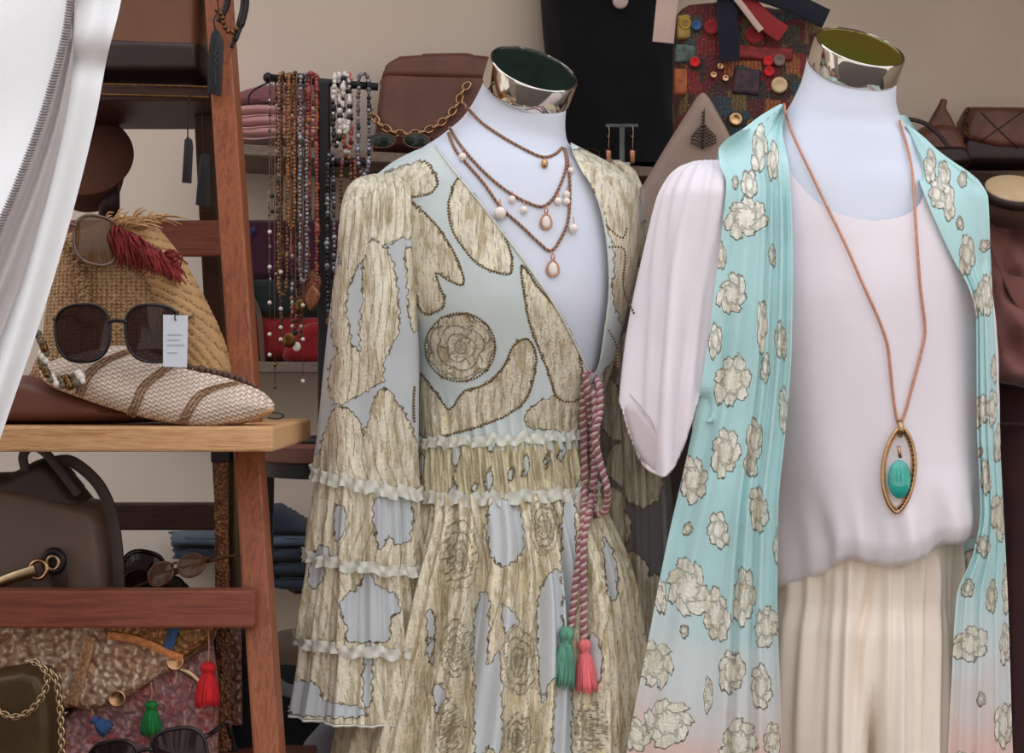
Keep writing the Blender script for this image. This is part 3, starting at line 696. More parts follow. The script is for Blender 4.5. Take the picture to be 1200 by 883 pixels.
edge_pts = smooth_path(NECK[1:-2], 90)
hem = MB().tube([hit(tree, x + (1.5 if 695 < x and y < 425 else -1.5), y, 1.93 - .0008*max(0, y-200)*0 , .001) for x, y in edge_pts], .0013, 6)
finish('neck_binding', hem, M['frill'], bod)
WB = [(512, 487, 690, 2.0, .094), (530, 489, 691, 2.0, .096), (552, 487, 693, 2.0, .098), (580, 484, 697, 2.0, .101)]
def wb_disp(T, py): return (.0028*np.sin(T*62 + 2*np.sin(T*7) + py*.05) + .0016*np.sin(T*101 + py*.14))*np.sin((py-510)/70*PI).clip(.2) + .003
G = rings(WB, 60, 420, wb_disp, front_theta(420, .45)); px, py = proj(G); n1 = np.sin(px*.23 + py*.02)*np.sin(px*.071+1) + .4*np.sin(py*.13+px*.05)
finish('waistband', MB().grid(G, True, sd=(n1-.75)*8, ln=np.full(px.shape, 30.0)), M['smock'], dress)
SK = [(572, 485, 696, 2.0, .101), (600, 483, 706, 2.0, .112), (650, 468, 724, 2.0, .125), (720, 448, 738, 2.0, .14), (800, 424, 748, 2.0, .155), (883, 402, 754, 2.0, .168), (1100, 380, 775, 2.0, .19), (1345, 360, 795, 2.0, .21)]
def sk_disp(T, py):
    g = sstep(py, 572, 700); p1 = T*17 + .9*np.sin(T*3) + .25*np.sin(py*.011); p2 = T*41 + 1.2*np.sin(T*5+1)
    return (.004 + .0085*g)*np.sin(p1) + (.0042 + .0032*g)*np.sin(p2 + .3*np.sin(py*.02)) + .004*g*np.sin(T*8+2)
G = rings(SK, 250, 420, sk_disp, front_theta(420, .45), pys=np.r_[np.linspace(572, 895, 220), np.linspace(903, 1345, 30)])
px, py = proj(G); pt = Pattern(px, py); rnd = random.Random(5)
pt.sd[:] = -9.0; pt.ln[:] = np.abs(np.sin(px*.19 + 1.6*np.sin(py*.035) + .8*np.sin(px*.05)))*6 + .95
for p in ([(560, 215), (600, 200), (640, 215), (652, 330), (600, 378), (560, 335)], [(525, 485), (560, 462), (556, 640), (592, 620), (592, 900), (560, 860), (525, 900), (520, 700)], [(700, 440), (752, 400), (756, 640), (722, 690), (702, 745), (690, 560)],
          [(415, 690), (448, 735), (432, 790), (412, 750)], [(762, 190), (788, 190), (792, 420), (766, 560), (756, 400)], [(752, 650), (782, 700), (778, 900), (734, 900), (740, 720)], [(600, 480), (642, 530), (604, 560)], [(395, 500), (412, 520), (408, 640), (396, 620)], [(870, 300), (905, 380), (900, 470), (880, 440)], [(830, 560), (862, 600), (860, 690), (836, 680)]): pt.gap(z2(p))
pt.rose(330+640/2.304, 500+635/2.304, 23, 42, 7, 1); pt.rose(330+480/2.304, 500+350/2.304, 24, 44, 7, 2); pt.rose(330+835/2.304, 500+820/2.304, 22, 34, 7, 3); pt.rose(330+710/2.304, 500+270/2.304, 18, 36, 7, 4); pt.rose(330+470/2.304, 500+600/2.304, 20, 36, 7, 5); pt.rose(330+640/2.304, 500+850/2.304, 20, 34, 7, 6); pt.rose(330+455/2.304, 500+820/2.304, 20, 34, 7, 7)
for i in range(30): pt.gap([(x0 := rnd.uniform(380, 780), y0 := rnd.uniform(940, 1420)), (x0+16, y0-20), (x0+22, y0+30), (x0+6, y0+40)])
finish('skirt', MB().grid(G, True, sd=pt.sd, ln=pt.ln), M['skirt'], dress)
def frill(name, row, h_up, h_dn, amp, waves, parent, mat, seed=0, seg=500, arc=None, out=.004):
    # gathered frill: a ruched ribbon standing off the cloth along one ring
    py, xl, xr, yc, b, sl = row; th = front_theta(seg, .4); rs = []
    rr = random.Random(seed); ph = [rr.uniform(0, 6) for _ in range(4)]
    for t in np.linspace(0, 1, 7):
        w = (np.sin(th*waves + ph[0]) + .5*np.sin(th*waves*1.7 + ph[1]))*amp*(abs(t-.5)*1.6 + .15)
        q = py - h_up + (h_up+h_dn)*t; wob = 1.6*np.sin(th*waves*.43+ph[2]) + 1.2*np.sin(th*waves*.9+ph[3])
        a = (xr-xl)/2/F*yc; cx = ((xl+xr)/2-CX)/F*yc; o = out + w + .0012
        rs.append(np.stack([cx + (a+o)*np.cos(th), yc - (b+o)*np.sin(th), HC - (q + wob + sl*np.cos(th)/2 - CY)/F*yc], -1))
    return finish(name, MB().grid(np.array(rs), True), mat, parent)
frill('frill', (513, 487, 692, 2.0, .096, -10), 7, 5, .003, 44, dress, M['frill'], 1)
frill('frill', (576, 485, 697, 2.0, .101, -8), 7, 8, .0035, 40, dress, M['frill'], 2)
# near sleeve, four gathered tiers
SL = [(206, 434, 468, 1.96, .02, 0), (211, 420, 478, 1.955, .034, 0), (224, 409, 486, 1.945, .048, 0), (248, 402, 489, 1.94, .057, 0), (300, 395, 491, 1.935, .058, 0), (400, 385, 493, 1.93, .058, 0), (500, 376, 491, 1.93, .057, 8), (562, 371, 489, 1.93, .058, 24),
      (566, 373, 487, 1.93, .056, 24), (655, 362, 491, 1.93, .06, 18), (659, 364, 489, 1.93, .058, 18), (750, 351, 496, 1.93, .064, 14), (754, 354, 494, 1.93, .062, 14), (834, 341, 499, 1.93, .072, 8)]
def sl_disp(T, py):
    up = 1 - sstep(py, 200, 330); g = sstep(py, 520, 600)
    return up*.004*np.sin(T*24) + .0028*np.sin(T*7+.5+.01*py)*sstep(py, 260, 400) + g*(.0045*np.sin(T*15+1.5*np.sin(T*2)) + .0018*np.sin(T*37+py*.02))
G = rings(SL, 390, 230, sl_disp, front_theta(230, .35)); px, py = proj(G); pt = Pattern(px, py)
for i, p in enumerate((
    [(190, 70), (262, 60), (345, 90), (400, 130), (400, 260), (340, 262), (285, 280), (250, 262), (222, 330), (165, 335), (155, 220)], [(158, 335), (215, 320), (182, 430), (192, 560), (150, 572), (135, 430)],
    [(250, 270), (300, 300), (325, 400), (327, 520), (292, 600), (282, 660), (240, 652), (215, 560), (225, 420), (230, 320)], [(345, 290), (385, 320), (398, 470), (370, 525), (355, 480), (350, 380)],
    [(200, 560), (240, 600), (270, 662), (200, 712), (145, 725), (130, 640), (160, 578)], [(280, 680), (350, 760), (378, 890), (215, 890), (240, 780)], [(145, 740), (210, 760), (232, 890), (110, 890)])):
    pt.poly(z1(p), ph=i*1.1)
k = (py > 535); pt.sd[k] = -8.0; pt.ln[k] = np.abs(np.sin(px[k]*.21 + 2*np.sin(py[k]*.05)))*6 + .9
for p in ([(255, 195), (345, 195), (347, 300), (312, 318), (290, 300), (262, 330), (250, 260)], [(158, 480), (180, 452), (205, 440), (222, 392), (240, 392), (255, 430), (285, 440), (312, 470), (318, 500), (296, 512), (292, 545), (286, 580), (182, 580), (176, 540), (164, 520)], [(10, 690), (88, 695), (125, 742), (210, 760), (215, 785), (0, 770)],
          [(345, 690), (400, 690), (400, 790), (350, 768)], [(140, 220), (172, 225), (165, 300), (145, 300)], [(225, 600), (245, 598), (240, 740), (222, 735)], [(95, 330), (130, 340), (100, 430), (70, 420)]):
    pt.gap(z2(p))
sleeve = finish('sleeve', MB().grid(G, True, sd=pt.sd, ln=pt.ln), M['sleeve'], dress)
frill('frill', (565, 370, 490, 1.93, .059, 26), 7, 8, .0032, 26, sleeve, M['frill'], 3, 360)
frill('frill', (657, 361, 493, 1.93, .061, 18), 6, 7, .0032, 24, sleeve, M['frill'], 4, 360)
frill('frill', (752, 350, 498, 1.93, .065, 14), 6, 7, .0032, 22, sleeve, M['frill'], 5, 360)
R_ = rings([SL[-1], (837, 340, 500, 1.93, .0725, 8)], 2, 230, sl_disp, front_theta(230, .35), pys=[834, 836])
finish('hem', MB().tube(R_[1], .0016, 6, True), M['frill'], sleeve)
# far sleeve
SR = [(190, 694, 722, 2.045, .03), (205, 700, 743, 2.045, .045), (240, 704, 754, 2.045, .055), (350, 702, 753, 2.055, .058), (450, 700, 768, 2.07, .062), (600, 700, 784, 2.08, .066), (883, 690, 790, 2.1, .08)]
G = rings(SR, 240, 150, lambda T, py: .004*np.sin(T*9+.4+py*.01) + .0025*np.sin(T*21), front_theta(150, .3)); px, py = proj(G); pt = Pattern(px, py); rnd = random.Random(9)
for i in range(26):
    x, y = rnd.uniform(700, 775), 205 + i*26; pt.poly([(x-20, y-16), (x+4, y-26), (x+22, y-8), (x+16, y+18), (x-6, y+26), (x-24, y+10)], ph=i)
finish('sleeve', MB().grid(G, True, sd=pt.sd, ln=pt.ln), M['shaded_sheer_sleeve'], dress)
# twisted drawcord with two tassels
front = bvh(bodice_mb, MB().grid(rings(WB, 20, 200, wb_disp, front_theta(200, .45)), True), MB().grid(rings(SK[:6], 60, 300, sk_disp, front_theta(300, .45)), True))
def on(pts, off, n=60, d=1.9): return [hit(front, x, y, d, off) for x, y in smooth_path(pts, n)]
def soft(path, k=9):
    a = np.array([list(q) for q in path]); y = np.pad(a[:, 1], k, mode='edge'); y = np.array([y[i:i+2*k+1].min()*.5 + y[i:i+2*k+1].mean()*.5 for i in range(len(a))])
    a2 = a.copy(); f = y/a[:, 1]; a2[:, 1] = y; a2[:, 0] *= f; a2[:, 2] = HC + (a[:, 2]-HC)*f; return a2
mb = MB()
for pts, o in (([(688, 436), (683, 470), (684, 520), (685, 570), (684, 605), (680, 640), (674, 690), (669, 735)], .008), ([(693, 436), (697, 470), (699, 510), (696, 560), (690, 600), (684, 640), (684, 690), (684, 750)], .012),
               ([(690, 434), (702, 452), (703, 485), (697, 510), (704, 545), (712, 575), (709, 598), (698, 604), (687, 600)], .013), ([(686, 440), (691, 480), (693, 530), (697, 575), (695, 592), (690, 602)], .017)):
    mb.rope(soft(on(pts, o, 90)), .0044, .0095)
cordo = finish('drawcord', mb, [M['mauve_a'], M['white_yarn']], dress)
def tassel(name, top, length, w, mat, parent, lean=0.0, seed=0, strings=26):
    top = Vector(top); rnd = random.Random(seed); mb = MB(); R3 = Matrix.Translation(top) @ Matrix.Rotation(lean, 4, 'Y')
    mb.lathe([(.0001, 0), (w*.20, -length*.015), (w*.31, -length*.07), (w*.33, -length*.14), (w*.25, -length*.21), (w*.19, -length*.25), (w*.23, -length*.27), (w*.19, -length*.29), (w*.30, -length*.36), (w*.42, -length*.6), (w*.46, -length*.9), (w*.3, -length*.9), (.0001, -length*.88)], R3, 40, 0)
    for i in range(strings):
        a = 2*PI*i/strings + rnd.uniform(-.1, .1); e = rnd.uniform(.95, 1.04)
        p = [R3 @ Vector((math.cos(a)*w*k, math.sin(a)*w*k, -length*z)) for k, z in ((.2, .28), (.30, .4), (.42, .65), (.48*e, .97*e))]
        mb.tube(smooth_path(p, 7), [.0016]*3 + [.0018]*3 + [.0009], 5)
    return finish(name, mb, mat, parent)
p = soft(on([(666, 730), (663, 745), (661, 760)], .012, 8)); tassel('tassel', p[1], .074, .029, M['sage'], cordo, .10, 1)['label'] = 'sage green tassel'
p = soft(on([(684, 745), (685, 760), (686, 770)], .014, 8)); tassel('tassel', p[1], .064, .026, M['coral'], cordo, -.05, 2)['label'] = 'coral pink tassel'

# three corded necklaces layered on the left mannequin
skin = bvh(bodyL, bodice_mb)
def strand(root, pts, r=.0019, off=.0025, n=80, name='strand', pitch=.006, tree=None, mats=None):
    path = []
    last = 1.95
    for x, y in smooth_path(pts, n):
        h = hit(tree or skin, x, y, last, off); last = h.y + off; path.append(h)
    a = np.array([list(q) for q in path]); 
    finish(name, MB().rope(a, r, pitch), mats or [M['cord_a'], M['cord_b']], root); return a
def pearl(root, x, y, r, name='pearl', mat=None, tree=None, drop=True):
    c = hit(tree or skin, x, y, 1.92, r*.9); mb = MB().ball(c, r, 14, 10, scale=(1, 1, 1.05))
    o = finish(name, mb, mat or M['pearl'], root)
    mb = MB().tube(smooth_path([c + Vector((0, 0, r*.9)), c + Vector((.0006, -.0006, r*1.6)), c + Vector((0, .001, r*2.3))], 6), .0007, 6)
    finish('bail', mb, M['rose_gold'], o); return o
def drop_pendant(root, x, y, w, h, mat, tree=None, name='pendant'):
    c = hit(tree or skin, x, y, 1.92, .004); sc = 1.9/F
    ang = np.linspace(0, 2*PI, 28, endpoint=False)
    ring = [c + Vector((math.sin(a)*w*sc*(1-.25*math.cos(a)), -.001, math.cos(a)*h*sc)) for a in ang]
    fr = finish(name, MB().tube(ring, .0011, 6, True), M['rose_gold'], root)
    finish('stone', MB().ball(c, 1, 16, 10, scale=(w*sc*.86, .0028, h*sc*.86)), mat, fr)
    finish('bail', MB().tube(smooth_path([c+Vector((0, 0, h*sc)), c+Vector((.002, -.002, h*sc+.004)), c+Vector((0, -.001, h*sc+.009)), c+Vector((-.002, -.001, h*sc+.004))], 16, True), .0009, 6, True), M['rose_gold'], fr)
    return fr
at = lambda x, y, Y=1.93: P(x, y, Y)
nk = thing('choker_necklace', 'short tan cord choker with a small gold bead on the left mannequin', 'necklace', P(637, 190, 1.92))
strand(nk, [(541, 119), (549, 128), (565, 144), (590, 161), (615, 175), (636, 184), (650, 181), (659, 173)])
c = hit(skin, 638, 192, 1.93, .004); finish('charm', MB().ball(c, .0055, 14, 10, scale=(.8, .7, 1.1)), M['gold'], nk)
nk = thing('pearl_necklace', 'tan cord necklace of middle length with pearls and an oval drop', 'necklace', P(640, 270, 1.92))
strand(nk, [(527, 150), (538, 168), (558, 192), (580, 213), (602, 229), (622, 239), (636, 242), (648, 233), (658, 214), (664, 192), (661, 174)])
for x, y in ((600, 234), (614, 246), (654, 236), (664, 228)): pearl(nk, x, y, .0046)
drop_pendant(nk, 640, 260, 6.5, 9, M['pearl'])
nk = thing('pearl_necklace', 'longest tan cord necklace on the left mannequin, with large pearls and an oval drop', 'necklace', P(648, 325, 1.92))
strand(nk, [(525, 156), (534, 176), (548, 193), (567, 215), (587, 243), (610, 264), (630, 283), (645, 294), (656, 282), (666, 258), (668, 222), (666, 192), (662, 174)])
for x, y, r in ((542, 184, .0052), (586, 250, .0075), (672, 268, .0058), (664, 236, .0045), (669, 200, .0042)): pearl(nk, x, y, r)
drop_pendant(nk, 648, 315, 7, 9.5, M['pearl'])

# ------------------------------------------------------------------ trousers, blouse, kimono and long necklace on the right mannequin
TR = [(610, 912, 1126, 1.98, .092), (695, 908, 1124, 1.98, .094), (735, 900, 1123, 1.98, .112), (883, 890, 1120, 1.98, .132), (1100, 900, 1130, 1.98, .14), (1390, 892, 1138, 1.98, .15)]
def tr_disp(T, py):
    X = np.cos(T); fr = (np.sin(T) > 0)
    d = .0055*np.sin(X*13 + .5*np.sin(py*.013)) + .0025*np.sin(X*27+1+.01*py*X) + .002*np.sin(X*49)
    d = d*sstep(py, 612, 680)
    g = -.055*np.exp(-((X + .09 - .05*(py-760)/120)/.09)**2)*sstep(py, 770, 900)*np.abs(np.sin(T))
    g = g - .016*np.exp(-((X + .13 + .12*sstep(py, 640, 760))/.05)**2)*np.exp(-((py-740)/80)**2)
    return d + g
G = rings(TR, 230, 300, tr_disp, front_theta(300, .4), pys=np.r_[np.linspace(610, 895, 200), np.linspace(905, 1390, 30)])
trousers = finish('trousers', MB().grid(G, True), M['cream_cloth']); tag(trousers, 'cream pleated trousers on the right mannequin, below the blush blouse', 'trousers')
blouse = thing('blouse', 'pale blush short-sleeved blouse on the right mannequin', 'blouse', P(1010, 700, 1.98))
BL = [(146, 930, 1056, 1.98, .064), (158, 906, 1066, 1.98, .070), (175, 872, 1082, 1.98, .08), (200, 846, 1110, 1.98, .092), (230, 838, 1140, 1.98, .106), (255, 838, 1151, 1.98, .114), (290, 842, 1153, 1.98, .122), (360, 850, 1147, 1.98, .131), (500, 878, 1145, 1.98, .129), (600, 898, 1150, 1.98, .132), (660, 905, 1154, 1.98, .131), (692, 908, 1152, 1.98, .122), (704, 915, 1146, 1.98, .108), (706, 935, 1130, 1.98, .09)]
def bl_disp(T, py):
    X = np.cos(T); k = sstep(py, 560, 690)
    return .0022*np.sin(X*11+.7)*sstep(py, 380, 560) + k*(.006*np.sin(X*13+1.1) + .003*np.sin(X*31)) + .0016*np.sin(X*5+py*.02)
G = rings(BL, 300, 300, bl_disp, front_theta(300, .4))
V = G.reshape(-1, 3); px, py = proj(V)
hx = [900, 913, 930, 950, 968, 980, 990, 1002, 1020, 1040, 1055, 1070, 1085, 1095, 1105, 1125, 1150, 1170]
hy = [706, 700, 692, 683, 676, 664, 656, 655, 662, 665, 662, 658, 654, 644, 637, 640, 633, 630]
q0 = CY + (HC - V[:, 2])/1.98*F; hemv = (np.interp(px, hx, hy) - CY)*.955 + CY
q1 = np.where(q0 > 540, 540 + (q0-540)*(hemv-540)/(706-540), q0); V[:, 2] = HC - (q1-CY)/F*1.98
NR = [(880, 60), (905, 150), (918, 186), (936, 214), (960, 238), (988, 252), (1020, 258), (1050, 255), (1070, 246), (1082, 226), (1078, 186), (1066, 145), (1080, 60)]
V2, Fc = cut(G, lambda px, py, V: np.where(V[:, 1] < 1.985, poly_sdf(px, py, NR), 40.0))
bl = MB().add(V2, Fc); treeB = bvh(bl); finish('bodice', bl, M['blush'], blouse)
mb = MB()
for k, o in ((-1.2, .001),):
    mb.tube([hit(treeB, x, y - k*(-1), 1.9, o) for x, y in [(x, y+1.0) for x, y in smooth_path(NR[2:10], 70)]], .0011 if k < 0 else .0006, 6)
finish('neck_binding', mb, M['blush'], blouse)
SV = [(190, 812, 850, 1.965, .02), (196, 797, 860, 1.955, .04), (209, 783, 866, 1.945, .058), (235, 770, 868, 1.935, .068), (300, 758, 860, 1.93, .068), (400, 744, 845, 1.925, .07), (470, 736, 832, 1.92, .074), (530, 731, 824, 1.92, .078), (570, 730, 822, 1.92, .079)]
def sv_disp(T, py): 
    g = sstep(py, 210, 420); return g*(.010*np.sin(T*6+.8+.006*py) + .006*np.sin(T*11+py*.016)) + .002*np.sin(T*17)*(1-g)
G = rings(SV, 240, 180, sv_disp, front_theta(180, .35))
CUFF = [(700, 420), (718, 450), (729, 482), (737, 510), (748, 538), (762, 554), (778, 560), (790, 548), (801, 524), (812, 490), (821, 462), (850, 455), (850, 620), (700, 620)]
V3, Fc = cut(G, lambda px, py, V: poly_sdf(px, py, CUFF, False)); sv = MB().add(V3, Fc); sl = finish('sleeve', sv, M['blush'], blouse)
treeS = bvh(sv)
mb = MB().tube([hit(treeS, x, y, 1.86, .0008) for x, y in smooth_path([(738, 462), (746, 471), (756, 482), (766, 500), (768, 520)], 40)], .0008, 5)
mb.tube([hit(treeS, x, y-1.5, 1.86, .0008) for x, y in smooth_path(CUFF[3:10], 60)], .0011, 5)
finish('cuff_seam', mb, M['seam'], sl)
cuffp = [(732, 478), (737, 502), (748, 531), (762, 549), (778, 559), (790, 546), (782, 528), (771, 510), (758, 492), (744, 476)]
mb = MB().inflate(cuffp, hit(treeS, 762, 515, 1.86).y - .001, .0045, R=7, step=2.2, tilt=(-.00035, 0)); finish('cuff', mb, M['seam'], sl)  # darker copy of the blush cloth for the cuff's shaded inner fold
SVR = [(208, 1070, 1112, 1.99, .03), (222, 1074, 1130, 1.995, .045), (256, 1078, 1146, 2.0, .055), (340, 1082, 1150, 2.01, .062), (520, 1088, 1154, 2.03, .068)]
G = rings(SVR, 80, 100, sv_disp); finish('sleeve', MB().grid(G, True), M['blush'], blouse)

kim = thing('kimono', 'sheer aqua kimono with gold foil flowers fading to pink', 'kimono', (P(990, 0, 1.9).x, 1.9, .45))
cover = bvh(bl, sv, MB().grid(rings(TR[:4], 60, 200, tr_disp, front_theta(200, .4)), True))
KL = [(122, 914), (135, 892), (150, 872), (163, 852), (176, 842), (190, 843), (215, 851), (260, 847), (350, 836), (450, 822), (530, 806), (640, 781), (780, 754), (883, 734), (1060, 712)]
KR = [(122, 920), (150, 917), (200, 925), (300, 929), (400, 928), (500, 921), (600, 912), (700, 911), (800, 914), (883, 917), (1060, 920)]
def ky(u, py):
    base = herm([120, 150, 200, 260, 400, 600, 883, 1100], [1.975, 1.945, 1.895, 1.868, 1.845, 1.836, 1.83, 1.83], py)
    side = .05*(1-u)**2*sstep(py, 180, 500)*.6
    g = sstep(py, 122, 260); band = sstep(u, .52, .66)
    f = band*(.0055*np.sin(u*46+.6*np.sin(py*.006)) + .0025*np.sin(u*83)) + (1-band)*(.004*np.sin(u*17+py*.004+.4) + .0022*np.sin(u*31+py*.01))*sstep(py, 200, 420)
    return base + side - f*(.5+.5*g) - band*.006
GL = sheet(KL, KR, ky, 560, 84, 122, 1060, cover, .009); 
GL[:, :, 1] -= 0; px, py = proj(GL); pt = Pattern(px, py)
FL = [(874, 256, 21, 24), (858, 345, 16, 22), (862, 214, 4, 7), (845, 300, 5, 18), (858, 447, 19, 29), (838, 400, 7, 20), (893, 382, 6, 28), (897, 432, 5, 16), (884, 516, 8, 26), (915, 400, 6, 22), (850, 531, 15, 28), (812, 562, 16, 25), (842, 622, 12, 20), (889, 598, 10, 26), (880, 545, 7, 15),
      (806, 690, 22, 32), (840, 722, 14, 30), (872, 700, 12, 32), (898, 735, 12, 24), (766, 778, 20, 28), (857, 788, 13, 26), (783, 848, 27, 25), (892, 806, 12, 24), (830, 815, 5, 20), (866, 872, 20, 26), (905, 868, 10, 18), (774, 700, 6, 22), (745, 862, 14, 20), (802, 740, 5, 8), (806, 620, 5, 8), (890, 175, 9, 26), (906, 190, 6, 22), (878, 216, 8, 18), (918, 480, 5, 25), (905, 300, 4, 12), (912, 640, 5, 22), (776, 620, 6, 16), (820, 920, 20, 20), (770, 950, 20, 22), (880, 960, 18, 22)]
for i, (x, y, rx, ry) in enumerate(FL): pt.flower(x, y, rx*1.3, ry*1.2, 7 if rx > 9 else 5, i*.7, i)
panel = finish('front_panel', MB().grid(GL, sd=pt.sd, ln=pt.ln), M['kimono'], kim)
KL2 = [(148, 1057), (180, 1066), (230, 1084), (300, 1115), (345, 1138), (375, 1144), (500, 1145), (600, 1149), (650, 1140), (700, 1121), (800, 1115), (883, 1111), (1060, 1106)]
KR2 = [(148, 1066), (160, 1082), (175, 1098), (190, 1118), (202, 1136), (214, 1149), (232, 1158), (300, 1161), (400, 1166), (500, 1171), (600, 1176), (700, 1181), (883, 1187), (1060, 1195)]
def ky2(u, py):
    base = herm([148, 200, 300, 400, 600, 883, 1100], [1.96, 1.91, 1.88, 1.875, 1.87, 1.865, 1.865], py)
    g = sstep(py, 150, 260)
    return base + .055*u**2*g - (.004*np.sin(u*21+.5+py*.004) + .002*np.sin(u*43))*g - .004*(1-u)*g
GR = sheet(KL2, KR2, ky2, 520, 56, 148, 1060, bvh(bl), .008); px, py = proj(GR); pt = Pattern(px, py)
FR = [(1090, 195, 7, 18), (1106, 205, 6, 18), (1098, 228, 9, 16), (1112, 238, 7, 20), (1128, 210, 5, 10), (1133, 300, 9, 22), (1125, 262, 4, 8), (1154, 288, 6, 7), (1156, 345, 9, 26), (1144, 355, 4, 18), (1150, 482, 9, 18), (1163, 478, 5, 20), (1166, 430, 4, 18), (1170, 520, 5, 22), (1155, 560, 5, 22), (1171, 606, 8, 28), (1152, 640, 7, 14), (1137, 756, 19, 20), (1180, 690, 6, 26), (1162, 700, 6, 18), (1178, 756, 6, 22), (1176, 850, 9, 28), (1148, 530, 3, 6), (1134, 690, 7, 10), (1150, 820, 5, 8), (1130, 900, 16, 20), (1165, 960, 16, 22)]
for i, (x, y, rx, ry) in enumerate(FR): pt.flower(x, y, rx*1.3, ry*1.2, 6 if rx > 8 else 5, i*.9, 50+i)
finish('front_panel', MB().grid(GR, sd=pt.sd, ln=pt.ln), M['kimono'], kim)
# back of the kimono, from shoulder to shoulder behind the blouse
KB = [(135, 905), (150, 878), (170, 850), (190, 838), (260, 840), (450, 828), (640, 800), (883, 765), (1060, 745)]; KC = [(135, 1062), (150, 1072), (172, 1088), (200, 1122), (235, 1150), (300, 1156), (500, 1164), (700, 1172), (883, 1180), (1060, 1188)]
GB = sheet(KB, KC, lambda u, py: 2.02 + .12*np.sin(u*PI)**.6*sstep(py, 130, 220) + .005*np.sin(u*40) + .02*sstep(py, 400, 900), 120, 90, 135, 1060); px, py = proj(GB); pt = Pattern(px, py); rnd = random.Random(3)
for i in range(60): pt.flower(rnd.uniform(780, 1180), rnd.uniform(150, 1050), 20, 24, 7, i, i)
finish('back_panel', MB().grid(GB, sd=pt.sd, ln=pt.ln), M['kimono'], kim)
dressed = bvh(bl, bodyR, MB().grid(GL), MB().grid(GR))
nk = thing('pendant_necklace', 'long copper cord necklace with a turquoise stone in a gold pointed oval', 'necklace', P(1053, 600, 1.84))
mb = MB()
for pts in ([(919, 122), (921, 135), (930, 160), (948, 198), (968, 240), (990, 285), (1012, 335), (1030, 375), (1040, 405), (1044, 440), (1048, 475), (1052, 496)], [(1054, 142), (1064, 175), (1070, 210), (1073, 260), (1078, 330), (1084, 385), (1080, 412), (1070, 450), (1062, 480), (1056, 496)]):
    path = soft([hit(dressed, x, y, 1.92, .0035) for x, y in smooth_path(pts, 90)], 3); mb.tube(path, .0017, 7)
finish('cord', mb, plain('copper_cord', (196, 138, 110), .45, .35, .12, 200), nk)
c = hit(dressed, 1053, 551, 1.84, .006); sc = c.y/F
def mq(y, w, h):        # pointed oval
    out = []
    for k in range(48):
        a = 2*PI*k/48; s_, c_ = math.sin(a), math.cos(a); out.append((math.copysign(abs(s_)**1.35, s_)*w, c_*h))
    return out
tl = .06
fr = finish('pendant_frame', MB().tube([c + Vector(((x - z*tl*-1)*sc, -.001 - .0*z, z*sc)) for x, z in mq(0, 19, 50)], .0024, 8, True).tube([c + Vector(((x + z*tl)*sc, .0015, z*sc)) for x, z in mq(0, 16, 45)], .0014, 6, True), M['gold'], nk)
fr['label'] = 'gold pointed oval frame'
mb = MB()
for x, z in mq(0, 16.5, 46)[2:23]: mb.ball(c + Vector(((x+z*tl)*sc, -.0028, z*sc)), .0015, 7, 5)
finish('dark_crystals', mb, plain('dark_crystals', (70, 48, 40), .1, .3, .4, 300), fr)
s_c = P(1054, 562, c.y - .002)
st = finish('stone', MB().ball(s_c, 1, 28, 18, scale=(13.5*sc, .006, 22.5*sc)), M['turquoise'], nk); st['label'] = 'turquoise oval stone'
finish('bail', MB().tube([P(1054, 494, c.y-.001), P(1056, 503, c.y-.006), P(1055, 512, c.y-.002)], [.004, .0035, .003], 10).tube([P(1053, 523, c.y-.002), P(1054, 530, c.y-.003), P(1055, 537, c.y-.003)], .0022, 8), M['gold'], nk)

# ------------------------------------------------------------------ white tent curtain at the left
cur = thing('tent_curtain', 'white canvas tent curtain with a grey zip, drawn back at the left edge', 'curtain', (P(-60, 0, 1.42).x, 1.42, .02))
EDGE = [(-1250, 235), (-500, 195), (-150, 162), (0, 142), (70, 125), (130, 114), (200, 98), (310, 68), (390, 43), (460, 19), (515, 0), (600, -30), (900, -120), (1380, -200)]
LEFT = [(-1250, -330), (0, -330), (600, -330), (1380, -330)]
def cy(u, py):
    f = .004*np.sin(u*9 + py*.003) + .012*np.sin(u*4.3+1) + .010*np.exp(-((py-72-80*(u-.9))/16)**2)*sstep(u, .72, .95) - .012*np.exp(-((py-40)/30)**2)*sstep(u, .7, .95)
    return 1.42 + f + .03*(1-u) + .02*sstep(u, .93, 1.0)
finish('panel', MB().grid(sheet(LEFT, EDGE, cy, 300, 110, -1250, 1380)), M['tent'], cur)
ZIP = [(-1250, 150), (-400, 130), (-100, 95), (0, 81), (40, 75), (90, 62), (140, 47), (190, 29), (235, 11), (262, -1), (320, -24), (420, -70), (700, -150), (1380, -260)]
ZIPL = [(p, x-26-.02*max(0, p)) for p, x in ZIP]; ZL = [(p, min(-330, x-60)) for p, x in ZIP]
def cy2(u, py): return 1.392 + .005*np.sin(u*7+.5+py*.005) + .003*np.sin(py*.022+u*5) + .03*(1-u)
finish('inner_panel', MB().grid(sheet(ZL, ZIP, cy2, 220, 50, -1250, 1380)), M['tent'], cur)
TR2 = [(p, x + np.interp(p, [-1250, 0, 120, 260, 420, 1380], [6, 8, 26, 46, 62, 60])) for p, x in ZIP]
tr_ = finish('zip_flap', MB().grid(sheet(ZIP, TR2, lambda u, py: 1.396 + .004*np.sin(u*13+py*.01) + .012*u, 200, 26, -1250, 1380)), M['tent_trim'], cur)
mb = MB(); zp = smooth_path([(x+2, p) for p, x in ZIP[1:12]], 400)
mb.tube([P(x, y, 1.386) for x, y in zp], .0022, 6)
for x, y in even(zp, 3.4):
    if -60 < y < 320: mb.box(P(x-4, y+.9, 1.386) + Vector((0, -.003, 0)), P(x+4, y-.9, 1.386) + Vector((0, .002, 0)))
finish('zip', mb, M['zip'], tr_)

